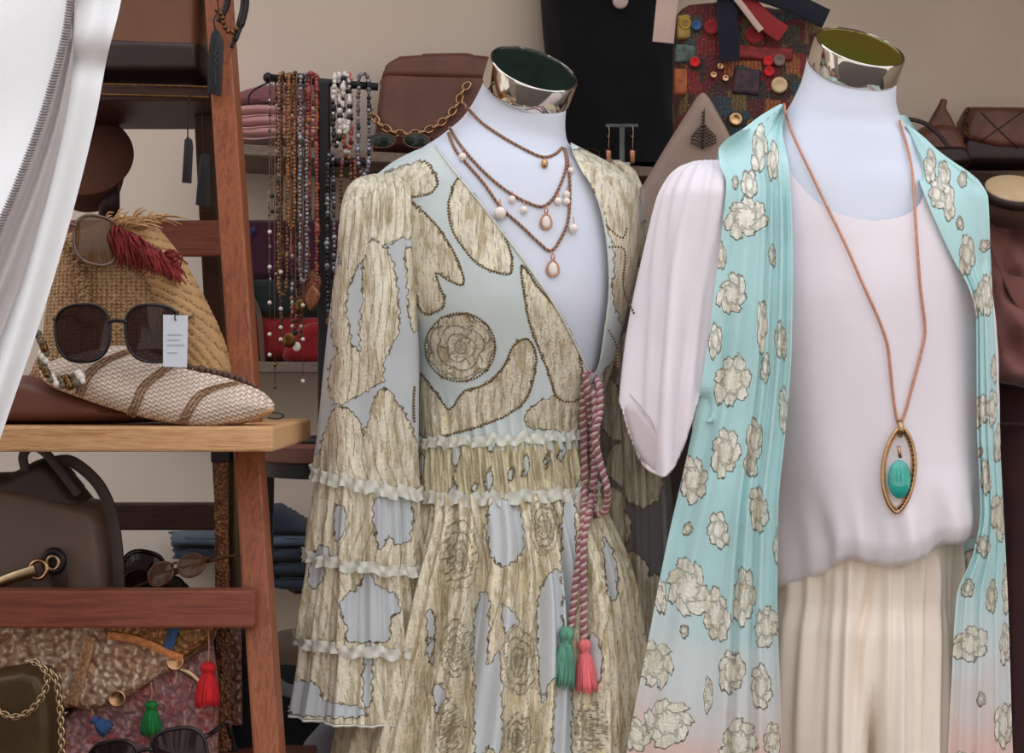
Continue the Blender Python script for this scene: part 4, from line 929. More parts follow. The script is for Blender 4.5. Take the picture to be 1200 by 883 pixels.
# ------------------------------------------------------------------ A-frame ladder shelf
lad = thing('ladder_shelf', 'wooden A-frame ladder shelf behind the white curtain', 'shelf', (P(150, 0, 1.85).x, 1.85, 0))
def part(name, mb, m, parent=lad, **k): return finish(name, mb, m, parent, smooth=False, **k)
a, b = P(253, -60, 2.02), P(316, 883, 1.77); d = (b-a)/(a.z-b.z); foot = b + d*b.z; top = a - d*.12
part('stile', MB().bar(foot, top, .0305, .05, .003), M['stile_wood'])
a2, b2 = P(236, 40, 2.07), P(262, 560, 2.28); d2 = (b2-a2)/(a2.z-b2.z); part('rear_stile', MB().bar(b2 + d2*b2.z, a2 - d2*.05, .024, .04, .003), M['dark_wood'])
part('stile', MB().bar(foot + Vector((-.62, 0, 0)), top + Vector((-.48, 0, 0)), .0305, .05, .003), M['stile_wood'])
def rail(y0, y1, x0, x1, Y, dep, m, name='rung'): return part(name, MB().box((P(x0, 0, Y).x, Y, P(0, y1, Y).z), (P(x1, 0, Y).x, Y+dep, P(0, y0, Y).z), .003), m)
rail(692, 737, -220, 298, 1.76, .025, M['rung_wood'])
rail(590, 622, -150, 262, 2.26, .022, M['dark_wood'])
rail(258, 300, -120, 262, 2.10, .022, M['rung_wood'])
part('tread', MB().box((P(-200, 0, 1.70).x, 1.70, P(0, 530, 1.70).z), (P(320, 0, 1.70).x, 2.02, P(0, 500, 1.70).z), .003), M['pine'])
part('tread', MB().box((P(-200, 0, 1.785).x, 1.786, P(0, 732, 1.785).z), (P(288, 0, 1.785).x, 1.97, P(0, 716, 1.785).z), .002), M['rung_wood'])
part('tread', MB().box((P(-200, 0, 1.66).x, 1.66, P(0, 985, 1.66).z), (P(325, 0, 1.66).x, 2.0, P(0, 962, 1.66).z), .002), M['rung_wood'])
t = part('tread', MB().box((P(40, 0, 1.97).x, 1.97, P(0, 118, 1.97).z), (P(247, 0, 1.97).x, 2.2, P(0, 100, 1.97).z), .002), M['dark_wood'])
for y in (100, 112): part('metal_edge', MB().tube([P(60, y-3, 1.967), P(245, y+2, 1.967)], .0013, 8), M['bronze'], t)
ZT = P(0, 500, 1.70).z; ZL_ = P(0, 716, 1.785).z; ZB = P(0, 962, 1.66).z

# on the top tread
bg = thing('leather_bag', 'dull brown leather box bag on the top ladder tread', 'bag', P(190, 98, 2.05))
finish('body', MB().inflate([(70, 97), (75, -60), (160, -75), (244, -60), (246, 97)], 2.05, .06, R=10, step=5, smooth=False), M['box_leather'], bg)
finish('lower_band', MB().inflate([(64, 98), (66, 50), (150, 53), (247, 56), (249, 98)], 2.045, .062, R=9, step=4, smooth=False), M['dark_leather'], bg)
def tagcard(poly, Y, label, string, scrawl=None):
    r = thing('hang_tag', label, 'tag', P(*poly[2], Y)); finish('card', MB().prism(poly, Y, .003, .0006), M['black_tag'], r)
    finish('string', MB().tube(smooth_path([P(x, y, Y) for x, y in string], 16), .0009, 6), M['black'], r)
    if scrawl: finish('silver_script', MB().tube(smooth_path([P(x, y, Y-.0012) for x, y in scrawl], 80), .0006, 5), M['silver_print'], r)
tagcard([(247, 40), (252, 33), (258, 38), (262, 50), (259, 113), (243, 109), (244, 62)], 1.93, 'largest black hang tag, with silver script, at the top of the ladder', [(252, 34), (251, 22), (256, 12), (254, -4)], [(252, 56), (254, 60), (251, 63), (254, 66), (252, 71), (254, 75), (251, 79), (253, 85), (252, 92), (253, 98)])
tagcard([(216, 164), (220, 160), (225, 164), (226, 172), (224, 215), (213, 214)], 1.95, 'narrow black hang tag dangling on a thin string under the top tread', [(220, 161), (220, 140), (221, 117), (225, 110)])
tagcard([(234, 184), (240, 178), (247, 183), (248, 243), (229, 240)], 1.98, 'wide black hang tag beside the ladder stile, low under the top tread', [(240, 179), (238, 150), (237, 118)])
gl = thing('eyeglasses', 'dark ornate eyeglasses hanging from the top of the ladder', 'glasses', P(272, 55, 1.95))
finish('temple', MB().tube(smooth_path([P(x, y, 1.95) for x, y in ((284, -60), (286, -20), (287, 4), (283, 24), (277, 42), (271, 56))], 30), [.0045]*8+[.0055]*12+[.004]*6+[.0025]*4, 8), M['frame'], gl)
finish('temple', MB().tube(smooth_path([P(x, y, 1.955) for x, y in ((266, -60), (268, -20), (266, 4), (260, 18), (256, 26))], 24), .0042, 8), M['frame'], gl)
finish('neck_chain', MB().beads(smooth_path([P(x, y, 1.94) for x, y in ((254, 12), (260, 18), (262, 28), (266, 36), (272, 38), (277, 34))], 30), .0034, .0062), M['bronze'], gl)
ht = thing('felt_hat', 'brown felt hat behind the white curtain, above the straw bag', 'hat', P(110, 248, 2.15))
c = P(98, 182, 2.14); Mh = Matrix.Translation(c) @ Matrix.Rotation(math.radians(62), 4, 'X') @ Matrix.Rotation(math.radians(8), 4, 'Y')
finish('brim', MB().lathe([(.0001, .004), (.05, .004), (.066, .003), (.0672, .0015), (.066, 0), (.05, .001), (.0001, .001)], Mh, 64), M['felt'], ht)
finish('crown', MB().lathe([(.05, 0), (.052, -.01), (.05, -.05), (.044, -.075), (.03, -.084), (.0001, -.083)], Mh, 48), M['felt'], ht)
finish('hat_stand', MB().tube([P(128, 214, 2.17), P(128, 256, 2.17)], .0145, 16), M['dark_leather'], ht)

# on the pine tread
sb = thing('straw_bag', 'crocheted straw bag with a crimson fringe on the pine tread', 'bag', (P(150, 0, 1.86).x, 1.86, ZT))
SBP = [(48, 470), (52, 400), (60, 340), (70, 300), (80, 275), (100, 268), (130, 258), (160, 258), (190, 290), (222, 342), (250, 412), (252, 470)]
smb = MB().inflate(SBP, 1.86, .055, R=45, step=3.5); finish('body', smb, M['straw'], sb)
cmb = MB().inflate([(130, 262), (150, 255), (172, 256), (203, 288), (236, 342), (267, 414), (266, 470), (222, 470), (204, 420), (184, 360), (160, 308)], 1.845, .052, R=26, step=3)
co = finish('coiled_side', cmb, M['coil'], sb); co['label'] = 'side of the straw bag made of coiled raffia rows'
st = bvh(smb, cmb)
finish('braided_edge', MB().rope([hit(st, x, y, 1.82, .004) for x, y in smooth_path([(74, 282), (86, 296), (92, 318), (98, 345), (104, 380)], 40)], .008, .018), M['straw'], sb)
rnd = random.Random(4); mb = MB()
for i in range(190):
    t = rnd.random(); x0, y0 = 131 + 70*t + rnd.uniform(-3, 3), 266 + 40*t**1.2 + rnd.uniform(-4, 4); dx, dy = rnd.uniform(-2, 12) + 6*t, rnd.uniform(20, 50)*(1-.45*t)
    a = hit(st, x0, y0, 1.80, .003); c = hit(st, x0+dx, y0+dy, 1.80, .004+rnd.uniform(0, .012)); m = (a+c)/2 + Vector((rnd.uniform(-.004, .004), -.008, rnd.uniform(0, .004)))
    mb.tube(smooth_path([a, m, c], 6), [.0012, .0014, .0014, .0012, .001, .0006], 4)
for i in range(34):
    x0, y0 = 196 + rnd.uniform(-12, 10), 302 + rnd.uniform(-5, 10); a = hit(st, x0, y0, 1.8, .004); mb.tube(smooth_path([a, a + Vector((rnd.uniform(-.008, .012), -.008, rnd.uniform(-.012, .008))), a + Vector((rnd.uniform(-.015, .02), -.006, rnd.uniform(-.02, .006)))], 6), .0011, 4)
fr = finish('crimson_fringe', mb, M['crimson'], sb); fr['kind'] = 'stuff'; fr['label'] = 'frayed crimson yarn fringe'
mb = MB()
for i in range(60):
    x0, y0 = 122 + rnd.uniform(0, 62), 264 + rnd.uniform(-6, 6); a = hit(st, x0, y0, 1.83, .003); up = rnd.random() < .3
    e = a + (Vector((rnd.uniform(.004, .022), -.003, rnd.uniform(.006, .02))) if up else Vector((rnd.uniform(.015, .04), -.003, rnd.uniform(-.004, .006)))); mb.tube(smooth_path([a, (a+e)/2 + Vector((0, -.005, .004)), e], 7), [.0011]*5+[.0008, .0004], 4)
fy = finish('raffia_fray', mb, M['raffia'], sb); fy['kind'] = 'stuff'

def sunglasses(label, c, lw, lh, half, rot, fmat, lmat, rim=.0022, temple=.12, expo=2.6, droop=.12, group=None, tip=-.02, fold=False):
    # rot: (pitch, yaw, roll) in degrees; built at its own spot with rims, lenses, bridge and two temples
    r = thing('sunglasses', label, 'sunglasses', c, group); Mx = Matrix.Translation(c) @ Matrix.Rotation(math.radians(rot[1]), 4, 'Z') @ Matrix.Rotation(math.radians(rot[0]), 4, 'X') @ Matrix.Rotation(math.radians(rot[2]), 4, 'Y')
    def out(sx, k=1.0, y=0.0, n=48):
        o = []
        for i in range(n):
            a = 2*PI*i/n; ca, sa = math.cos(a), math.sin(a); x = math.copysign(abs(ca)**(2/expo), ca)*lw*k; z = math.copysign(abs(sa)**(2/expo), sa)*lh*k
            x *= 1 + droop*(z/lh)*.5; z -= droop*lh*.25*(sx*x/lw); xx = sx*half + x; o.append(Vector((xx, y + .9*xx*xx*1.2, z)))
        return o
    mb = MB()
    for sx in (-1, 1): mb.tube([Mx @ p for p in out(sx)], rim, 8, True)
    mb.tube([Mx @ Vector((x, -.001, lh*.32 + .004*math.cos(x/(half-lw*.8)*1.4))) for x in np.linspace(-(half-lw*.92), half-lw*.92, 9)], rim*1.1, 8)
    fr = finish('frame', mb, fmat, r)
    for sx in (-1, 1):
        O = np.array([[list(Mx @ p) for p in out(sx, k, -.0022*(1-k*k))] for k in (1.0, .85, .65, .4, .15, .001)])
        finish('lens', MB().grid(O.transpose(0, 1, 2), True), lmat, r)
        x0 = sx*(half+lw*.97); y0 = 1.08*x0*x0; s_ = -sx if fold else 0
        pts = [Vector((x0, y0, lh*.45)), Vector((x0+sx*.004, y0+.012, lh*.46)), Vector((x0+sx*.003, y0+temple*.6, lh*.44)), Vector((x0, y0+temple*.85, lh*.34)), Vector((x0-sx*.003, y0+temple, lh*.34+tip))] if not fold else \
              [Vector((x0, y0, lh*.45)), Vector((x0+sx*.002, y0+.012, lh*.46)), Vector((x0-sx*.03, y0+.016+.004*sx, lh*.44)), Vector((x0-sx*.09, y0+.018+.004*sx, lh*.34)), Vector((x0-sx*.12, y0+.02+.004*sx, lh*.2))]
        finish('temple', MB().tube(smooth_path([Mx @ p for p in pts], 24), np.linspace(rim*1.5, rim*1.1, 24), 8), fmat, r)
    return r
sg = sunglasses('large black sunglasses with a white price tag, propped on the ivory woven clutch', P(138, 391, 1.705), .0298, .0312, .0382, (6, 3, 0), M['frame'], M['brown_lens'], .0019, .11)
pt_ = finish('price_tag', MB().prism([(191, 369), (220, 370), (219, 431), (191, 430)], 1.690, .0012, .0003), M['tag'], sg, smooth=False); pt_['label'] = 'white card price tag'
for y, x0, x1 in ((392, 196, 214), (398, 196, 211), (404, 196, 216), (413, 196, 208)): finish('printed_line', MB().box(P(x0, y+1.4, 1.6895), P(x1, y, 1.6898)), M['tag_print'], pt_, smooth=False)
finish('tag_loop', MB().tube(smooth_path([P(206, 376, 1.6885), P(205, 371, 1.687), P(209, 365, 1.692), P(207, 372, 1.695)], 16, True), .0007, 5), M['black'], pt_)
sunglasses('amber sunglasses with brown lenses hooked on the straw bag behind the curtain', P(80, 276, 1.775), .026, .029, .032, (-12, 24, 8), M['tortoise'], M['amber_lens'], .002, .05)
cl = thing('woven_clutch', 'ivory woven straw clutch with brown stripes at the front of the pine tread', 'clutch', (P(190, 0, 1.755).x, 1.755, ZT))
CLP = [(52, 428), (95, 414), (140, 405), (175, 412), (222, 430), (262, 440), (300, 455), (319, 470), (320, 482), (300, 493), (270, 499), (238, 502), (190, 495), (140, 482), (92, 466), (56, 450)]
cmb = MB().inflate(CLP, 1.755, .04, R=30, step=3, tilt=(0, -.0006)); finish('body', cmb, M['plait'], cl); ct = bvh(cmb)
for p in ([(164, 409), (138, 417), (116, 428), (102, 442), (93, 463)], [(206, 424), (184, 440), (168, 454), (160, 472), (153, 488)], [(280, 449), (252, 455), (234, 464), (222, 480), (212, 498)]):
    mb = MB()
    for o in (-4, 0, 4): mb.rope([hit(ct, x+o, y+o*.3, 1.72, .0004) for x, y in smooth_path(p, 40)], .0015, .006)
    finish('stripe', mb, M['plait_dark'], cl)
finish('leather_tip', MB().inflate([(276, 484), (300, 479), (318, 476), (319, 484), (298, 493), (276, 498)], 1.73, .012, R=9, step=2.5), M['plain_tip'] if 'plain_tip' in M else plain('tan_leather_tip', (206, 160, 120), .6, 0, .1, 30), cl)
finish('pull_loop', MB().tube(smooth_path([P(x, y, 1.75) for x, y in ((312, 486), (322, 484), (333, 487), (326, 491), (314, 490))], 24), .0008, 6), M['black'], cl)
rnd = random.Random(8); ch = thing('bead_strand', 'dark brown bead strand lying behind the ivory woven clutch', 'beads', P(240, 450, 1.765))
mb = MB()
for o in (0, 6): mb.beads(smooth_path([P(x+o*.3, y+o, 1.757+.004*(o > 0)) for x, y in ((196, 420), (222, 430), (250, 436), (276, 443), (296, 452), (308, 463))], 60), .0042, .0068, jit=.25, rnd=rnd)
finish('beads', mb, plain('dark_wooden_beads', (84, 54, 40), .4, 0, .4, 200), ch)
ch = thing('bead_strand', 'grey-green bead strand at the left end of the ivory woven clutch', 'beads', P(60, 450, 1.72))
mb = MB()
for o, y in ((0, 0), (7, 4), (12, 9)): mb.beads(smooth_path([P(x+o*.4, q+y, 1.715-.0004*o) for x, q in ((44, 392), (50, 408), (48, 424), (56, 438), (74, 444), (92, 438))], 60), .0042, .0075, jit=.3, rnd=rnd, mis=(0, 1, 0, 2))
finish('beads', mb, [plain('grey_green_beads', (110, 100, 80), .35, .3, .3, 200), M['bronze'], M['pearl']], ch)
rc = thing('leather_clutch', 'red-brown leather clutch lying under the ivory woven clutch', 'clutch', (P(110, 0, 1.80).x, 1.80, ZT))
finish('body', MB().inflate([(-20, 494), (-20, 448), (30, 440), (70, 450), (140, 470), (205, 488), (212, 494)], 1.80, .05, R=16, step=4), M['rust_leather'], rc)
finish('zip', MB().tube(smooth_path([P(x, y, 1.752) for x, y in ((20, 474), (70, 478), (130, 484), (180, 490))], 20), .0014, 6), M['bronze'], rc)

# middle tread: taupe handbag and small sunglasses
hb = thing('handbag', 'taupe leather handbag with black-eyed gold buckle on the ladder', 'handbag', (P(60, 0, 1.90).x, 1.90, ZL_))
hmb = MB().inflate([(-60, 700), (-60, 566), (0, 560), (50, 566), (100, 582), (124, 588), (134, 606), (140, 650), (142, 700)], 1.90, .055, R=16, step=4, smooth=False); finish('body', hmb, M['taupe'], hb)
finish('folded_top', MB().inflate([(-60, 596), (-60, 556), (18, 553), (42, 540), (60, 534), (74, 542), (92, 566), (110, 590), (92, 600), (40, 597)], 1.895, .045, R=14, step=3.5, smooth=False), M['taupe_dark'], hb)
def strap(name, pts, Y, w, t, mat, parent, n=40, tree=None, off=0):
    q = smooth_path(pts, n); c = np.array([list(P(x, y, Y if np.isscalar(Y) else np.interp(i/(n-1), np.linspace(0, 1, len(Y)), Y))) for i, (x, y) in enumerate(q)])
    tg = np.gradient(c, axis=0); tg /= np.linalg.norm(tg, axis=1)[:, None]; sd = np.cross(tg, [0, 1.0, 0]); sd /= np.linalg.norm(sd, axis=1)[:, None]; yv = np.array([0, 1.0, 0])
    G = np.stack([c - sd*w/2 - yv*t/2, c - sd*w*.4 - yv*t*.7, c + sd*w*.4 - yv*t*.7, c + sd*w/2 - yv*t/2, c + sd*w/2 + yv*t/2, c - sd*w/2 + yv*t/2], 1)
    mb = MB().grid(G, True); k = (n-1)*6; mb.f += [tuple(range(6)), tuple(k+i for i in range(5, -1, -1))]; mb.m += [0, 0]
    return finish(name, mb, mat, parent, sharp=50)
strap('handle', [(58, 542), (80, 540), (100, 552), (118, 572), (130, 600), (137, 640), (140, 690)], 1.855, .013, .005, M['taupe_dark'], hb)
strap('handle', [(30, 552), (27, 536), (33, 526), (44, 525), (56, 534), (74, 556), (92, 580)], 1.84, .010, .005, M['taupe_dark'], hb)
ht_ = bvh(hmb)
el = lambda cx, cy, rx, ry, Y, n=28, rot=0: [P(cx + rx*math.cos(a)*math.cos(rot) - ry*math.sin(a)*math.sin(rot), cy + rx*math.cos(a)*math.sin(rot) + ry*math.sin(a)*math.cos(rot), Y) for a in np.linspace(0, 2*PI, n, endpoint=False)]
strap('tab', [(62, 645), (66, 662), (70, 680), (70, 694)], 1.838, .018, .003, M['dark_leather'], hb)
bk = finish('buckle', MB().tube(el(63, 658, 11, 12, 1.832), .0042, 8, True), M['black'], hb); finish('ring', MB().tube(el(62, 660, 7, 8, 1.829), .0022, 8, True), M['brass'], bk)
finish('ring', MB().tube(el(45, 668, 10, 11, 1.826, rot=.4), .0026, 8, True), M['gold'], bk)
strap('metal_strap', [(-30, 698), (0, 684), (20, 676), (42, 669)], 1.826, .013, .004, M['brass'], hb)
def small_sg(label, px, py, Y, rot, fm, lm, s=1.0, k=.021): return sunglasses(label, P(px, py, Y), k*s, k*.85*s, k*1.22*s, rot, fm, lm, .0016, .07, 2.2, .1, fold=True)
sunglasses('dark sunglasses beside the taupe handbag on the ladder', P(140, 666, 1.90), .026, .024, .03, (0, 30, 12), M['frame'], M['black_lens'], .003, .05)
small_sg('brown round sunglasses tilted in the pile beside the belts', 206, 668, 1.86, (-24, -18, -18), M['tortoise'], M['mirror_lens'], 1.0, .0165)
small_sg('dark sunglasses lying low in the pile behind the front rung', 180, 684, 1.90, (-35, 10, 12), M['frame'], M['black_lens'], 1.0, .0165)
def belt(label, x0, x1, y0, y1, Y, mat, dx=0):
    r = thing('belt', label, 'belt', P((x0+x1)/2+dx, y1, Y)); w = (x1-x0)/F*Y
    strap('strip', [((x0+x1)/2, y0), ((x0+x1)/2+dx*.4, (y0+y1)/2), ((x0+x1)/2+dx, y1)], Y, w, .004, mat, r, 30)
    finish('hanger_clip', MB().box(P(x0-3, y0+8, Y) - Vector((0, .006, 0)), P(x1+3, y0-6, Y) + Vector((0, .006, 0)), .0015), M['black'], r, smooth=False); return r
belt('rust studded belt hanging beside the ladder stile', 251, 267, 534, 880, 1.93, M['beaded_strip'], 4)
belt('bronze scaled belt hanging closest to the ladder stile', 269, 281, 534, 690, 1.95, M['olive_lame'], 2)
belt('rose sequined belt hanging low beside the ladder stile', 266, 282, 656, 850, 1.965, M['sequin_strip'], 2)
bb = thing('black_bag', 'black fabric bag on the low tread behind the red tassel', 'bag', (P(270, 0, 2.03).x, 2.03, ZB))
finish('body', MB().inflate([(240, 735), (290, 738), (300, 760), (306, 930), (225, 930), (235, 820)], 2.03, .05, R=20, step=5), M['black_cloth'], bb)
strap('strap', [(252, 790), (262, 830), (270, 870), (280, 900)], 1.965, .012, .003, M['black'], bb); strap('strap', [(258, 780), (252, 830), (250, 890)], 1.96, .010, .003, M['black'], bb)

# low tread: embroidered clutches and their tassels
gc = thing('embroidered_clutch', 'gold embroidered envelope clutch with coins below the front rung', 'clutch', (P(120, 0, 1.82).x, 1.82, ZB))
finish('body', MB().inflate([(-60, 903), (-60, 735), (250, 735), (250, 755), (180, 805), (60, 840), (40, 903)], 1.862, .025, R=14, step=5, smooth=False), M['dark_leather'], gc)
fl = finish('flap', MB().inflate([(-60, 728), (256, 728), (252, 748), (222, 774), (142, 822), (108, 833), (82, 829), (50, 845), (-60, 845)], 1.822, .012, R=9, step=3.5, smooth=False), M['gold_brocade'], gc)
orp = finish('orange_panel', MB().inflate([(122, 729), (255, 729), (251, 747), (216, 772), (196, 764), (160, 750), (124, 746)], 1.806, .006, R=6, step=3, smooth=False), M['orange_brocade'], gc); orp['label'] = 'orange and gold embroidered panel'
strap('edge_trim', [(126, 745), (150, 748), (176, 756), (200, 767), (214, 772)], 1.797, .009, .003, plain('orange_braid', (206, 130, 76), .6, .1, .3, 160), gc)
strap('edge_trim', [(84, 826), (92, 800), (100, 772), (106, 746)], 1.806, .013, .003, plain('gold_braid', (186, 142, 104), .45, .5, .4, 260), gc)
strap('blue_tab', [(208, 730), (202, 745), (197, 760)], 1.795, .011, .003, M['blue_yarn'], gc)
for x, y in ((137, 819), (205, 776)):
    Mc = Matrix.Translation(P(x, y, 1.797)) @ Matrix.Rotation(math.radians(90), 4, 'X'); finish('coin', MB().lathe([(.0001, .0005), (.006, .0005), (.0085, .0018), (.0102, .0016), (.0104, 0), (.0001, -.0002)], Mc, 32), M['gold'], gc)
pc = thing('embroidered_pouch', 'pink and silver embroidered pouch below the gold clutch flap', 'pouch', (P(170, 0, 1.92).x, 1.92, ZB))
finish('body', MB().inflate([(66, 903), (70, 845), (110, 800), (250, 750), (256, 800), (256, 903)], 1.852, .02, R=14, step=4, smooth=False), M['pink_brocade'], pc)
strap('edge_trim', [(200, 780), (222, 790), (240, 806)], 1.828, .006, .002, M['brass'], pc)
def hung_tassel(label, x, y0, y1, y2, Y, w, mat, lean=0.0, seed=0):
    r = thing('tassel', label, 'tassel', P(x, y2, Y)); finish('cord', MB().tube(smooth_path([P(x, y0, Y+.003), P(x+1, (y0+y1)/2, Y-.001), P(x, y1, Y)], 12), .0011, 6), M['cord_a'], r)
    tassel('yarn', P(x, y1, Y), (y2-y1)/F*Y, w, mat, r, lean, seed)
hung_tassel('bright red yarn tassel hanging beside the pink pouch', 244, 738, 776, 829, 1.79, .028, M['red_yarn'], .03, 5)
hung_tassel('green yarn tassel hanging over the pink pouch', 177, 800, 822, 862, 1.81, .024, M['green_yarn'], 0, 6)
hung_tassel('blue yarn tassel slanting below the gold clutch flap', 108, 832, 842, 868, 1.805, .018, M['blue_yarn'], -.9, 7)
ob = thing('chain_bag', 'dark olive metallic bag with chain handle at bottom left', 'bag', (P(20, 0, 1.72).x, 1.72, ZB))
finish('body', MB().inflate([(-60, 903), (-60, 785), (0, 783), (38, 777), (58, 783), (68, 802), (73, 850), (74, 903)], 1.72, .035, R=12, step=4, smooth=False), M['olive_lame'], ob)
for i, p in enumerate(([(-12, 826), (2, 836), (16, 841), (32, 836), (46, 822), (55, 804), (54, 788), (44, 778), (32, 775)], [(60, 786), (66, 800), (70, 825), (72, 860), (73, 900)])):
    q = even(np.array([list(P(x, y, 1.672)) for x, y in smooth_path(p, 60)]), .0058); mb = MB()
    for k in range(len(q)-1):
        a, b = Vector(q[k]), Vector(q[k+1]); m = (a+b)/2; d = (b-a).normalized(); s_ = d.cross(Vector((0, 1, 0))) if k % 2 else Vector((0, 1, 0)); s_.normalize()
        mb.tube([m + d*.0052*math.cos(t) + s_*.0030*math.sin(t) for t in np.linspace(0, 2*PI, 10, endpoint=False)], .0011, 5, True)
    finish('chain', mb, M['brass'], ob)
sunglasses('dark oversized sunglasses on the low tread at the bottom edge', P(172, 893, 1.715), .030, .029, .0375, (0, -6, -12), M['frame'], M['black_lens'], .0022, .10)

# ------------------------------------------------------------------ back of the stall: necklace stand on a stool
YS = 2.52
sx0 = P(400, 0, YS).x; zt = P(0, 519, YS).z
sto = thing('stool', 'round brown-topped black stool under the necklace stand', 'stool', (sx0, YS, 0))
finish('seat', MB().lathe([(.0001, zt), (.125, zt), (.131, zt-.004), (.131, zt-.026), (.125, zt-.03), (.0001, zt-.03)], Matrix.Translation((sx0, YS, 0)), 64), M['rust_leather'], sto, sharp=40)
finish('apron', MB().lathe([(.0001, zt-.03), (.122, zt-.03), (.122, zt-.052), (.0001, zt-.052)], Matrix.Translation((sx0, YS, 0)), 48), M['black'], sto, sharp=40)
for x, y in ((-.112, -.03), (.112, -.03), (-.04, .11), (.04, .11)): finish('leg', MB().bar((sx0+x*1.1, YS+y*1.1, 0), (sx0+x, YS+y, zt-.035), .016, .016, .002), M['black'], sto, smooth=False)
ns = thing('necklace_stand', 'black T-shaped necklace stand hung with bead strands', 'stand', (P(380, 0, YS).x, YS, zt))
finish('pole', MB().box(P(373, 518.5, YS) - Vector((0, .008, 0)), P(387, 96, YS) + Vector((0, .008, 0)), .0025), M['black'], ns, smooth=False)
finish('base', MB().lathe([(.0001, .012), (.05, .01), (.055, .004), (.055, 0), (.0001, 0)], Matrix.Translation((P(380, 0, YS).x, YS, zt)), 40), M['black'], ns)
b1 = MB().tube([P(314, 91, YS), P(443, 102, YS)], .0062, 14); b1.ball(P(314, 91, YS), .0082, 14, 10); finish('arm', b1, M['black'], ns)
finish('arm', MB().tube([P(376, 191, YS), P(428, 190, YS)], .0075, 14), M['black'], ns)
finish('tip_ring', MB().tube(smooth_path([P(x, y, YS) for x, y in ((316, 96), (300, 104), (292, 112), (291, 122))], 14), .0016, 6), M['black'], ns)
rnd = random.Random(21)
def necklace(label, xa, xb, y1, mats, r=2.2, step=4.6, y0=93, dy=0.0, dense=None, Y=None, tail=None, cord=False):
    # a long loop over the arm: two runs down to a rounded end, beads of mixed kinds
    Y = Y or YS - .012 + dy; s_ = Y/F; xm = (xa+xb)/2
    pts = [(xa, y1-14), (xa-.4, (y0+y1)/2), (xa+.4, y0+8), (xm-.3*(xb-xa), y0-5), (xm+.3*(xb-xa), y0-5), (xb-.4, y0+8), (xb+.4, (y0+y1)/2), (xb, y1-14), (xm, y1)]
    path = [P(x, y, Y + (.0 if i in (0, 1, 2, 6, 7, 8) else .012)) for i, (x, y) in enumerate(pts)]
    path = smooth_path(path, 220, True); mb = MB()
    mb.tube(even(np.vstack([path, path[:1]])[:, :], .012), r*s_*.35 if not cord else r*s_, 5)
    if not cord:
        for i, c in enumerate(even(path, step*s_)):
            k = r*s_*rnd.uniform(.62, 1.1)*(1.3 if rnd.random() < .12 else 1); mb.ball(c + np.array([rnd.uniform(-.6, .6)*s_, rnd.uniform(-1, 0)*s_, 0]), k, 6, 4, rnd.randrange(len(mats)), (1, 1, rnd.choice((1, 1, 1.5))))
    o = thing('necklace', label, 'necklace', P(xm, y1, Y), 'necklaces on the black stand'); finish('bead_string', mb, mats, o)
    if tail:
        kind, m, sz = tail; c = P(xm, y1+sz*.9, Y-.004)
        if kind == 'disc': finish('pendant', MB().ball(c, sz*s_, 16, 10, scale=(1, .25, 1.1)), m, o)
        if kind == 'leaf': finish('pendant', MB().inflate([(xm, y1-2), (xm+sz*.7, y1+sz*.7), (xm+sz*.3, y1+sz*1.8), (xm-sz*.2, y1+sz*2.1), (xm-sz*.7, y1+sz)], Y-.004, .003, R=5, step=2), m, o)
        if kind == 'tassel': tassel('tassel', P(xm, y1, Y-.004), sz*2.4*s_, sz*1.1*s_, m, o, 0, int(xm))
    return o
bm_ = lambda n, rgb, metal=0.0, rough=.35: plain(n, rgb, rough, metal, .3, 220)
Bk, Gd, Co, Gy, Wt, Br, Rd, Or, Pk, Sv = bm_('black_beads', (26, 24, 26)), bm_('gold_beads', (150, 112, 76), .6), bm_('coral_beads', (156, 70, 60)), bm_('grey_beads', (98, 92, 92)), bm_('white_beads', (222, 212, 202)), bm_('brown_beads', (92, 58, 42)), bm_('dark_red_beads', (110, 28, 30)), bm_('amber_beads', (156, 96, 52)), bm_('pink_beads', (206, 112, 108)), bm_('silver_beads', (150, 150, 158), .7)
necklace('outermost necklace on the stand, black and white spaced beads on a dark thread', 316, 324, 330, [Bk, Bk, Gy, Wt], 1.6, 9)
necklace('necklace of bronze and gold chips near the free end of the stand arm', 327, 336, 345, [Gd, Gd, Br, Gd], 2.3, 4.6, dy=-.004)
necklace('amber orange bead necklace on the stand', 338, 345, 268, [Or, Gd, Or], 2.5, 4.4, dy=-.010)
necklace('necklace of mixed brown and dark red beads ending in a copper disc', 330, 347, 392, [Br, Rd, Gd, Br, Bk], 2.4, 5, dy=.002, tail=('disc', M['bronze'], 8))
necklace('silver grey tube-bead necklace on the stand', 352, 359, 330, [Sv, Gy, Sv], 2.7, 4.8, dy=-.012)
necklace('pink and white bead necklace ending in a round pearl drop', 343, 352, 402, [Pk, Wt, Br, Rd], 2.2, 5.5, dy=.006, tail=('disc', M['pearl'], 5))
necklace('coral branch necklace hanging near the stand pole', 361, 371, 335, [Co, Rd, Co, Or], 3.0, 4.2, dy=-.006, tail=('leaf', bm_('copper_leaf', (150, 96, 66), .5), 14))
necklace('dark corded necklace ending in copper leaves near the stand pole', 358, 374, 318, [M['cord_b']], 1.4, 5, dy=.008, cord=True, tail=('leaf', bm_('pink_copper_leaf', (164, 112, 92), .4), 16))
necklace('dark brown leather cord necklace beside the stand pole', 364, 370, 262, [M['cord_b']], 1.3, 5, dy=-.002, cord=True)
necklace('black bead necklace with grey beads against the stand pole', 384, 391, 372, [Bk, Bk, Gy, Sv], 2.8, 5.2, dy=-.010, y0=188, tail=('disc', M['bronze'], 6))
necklace('tan cord necklace at the middle of the free arm', 331, 341, 300, [M['cord_a']], 1.1, 5, dy=.004, cord=True)
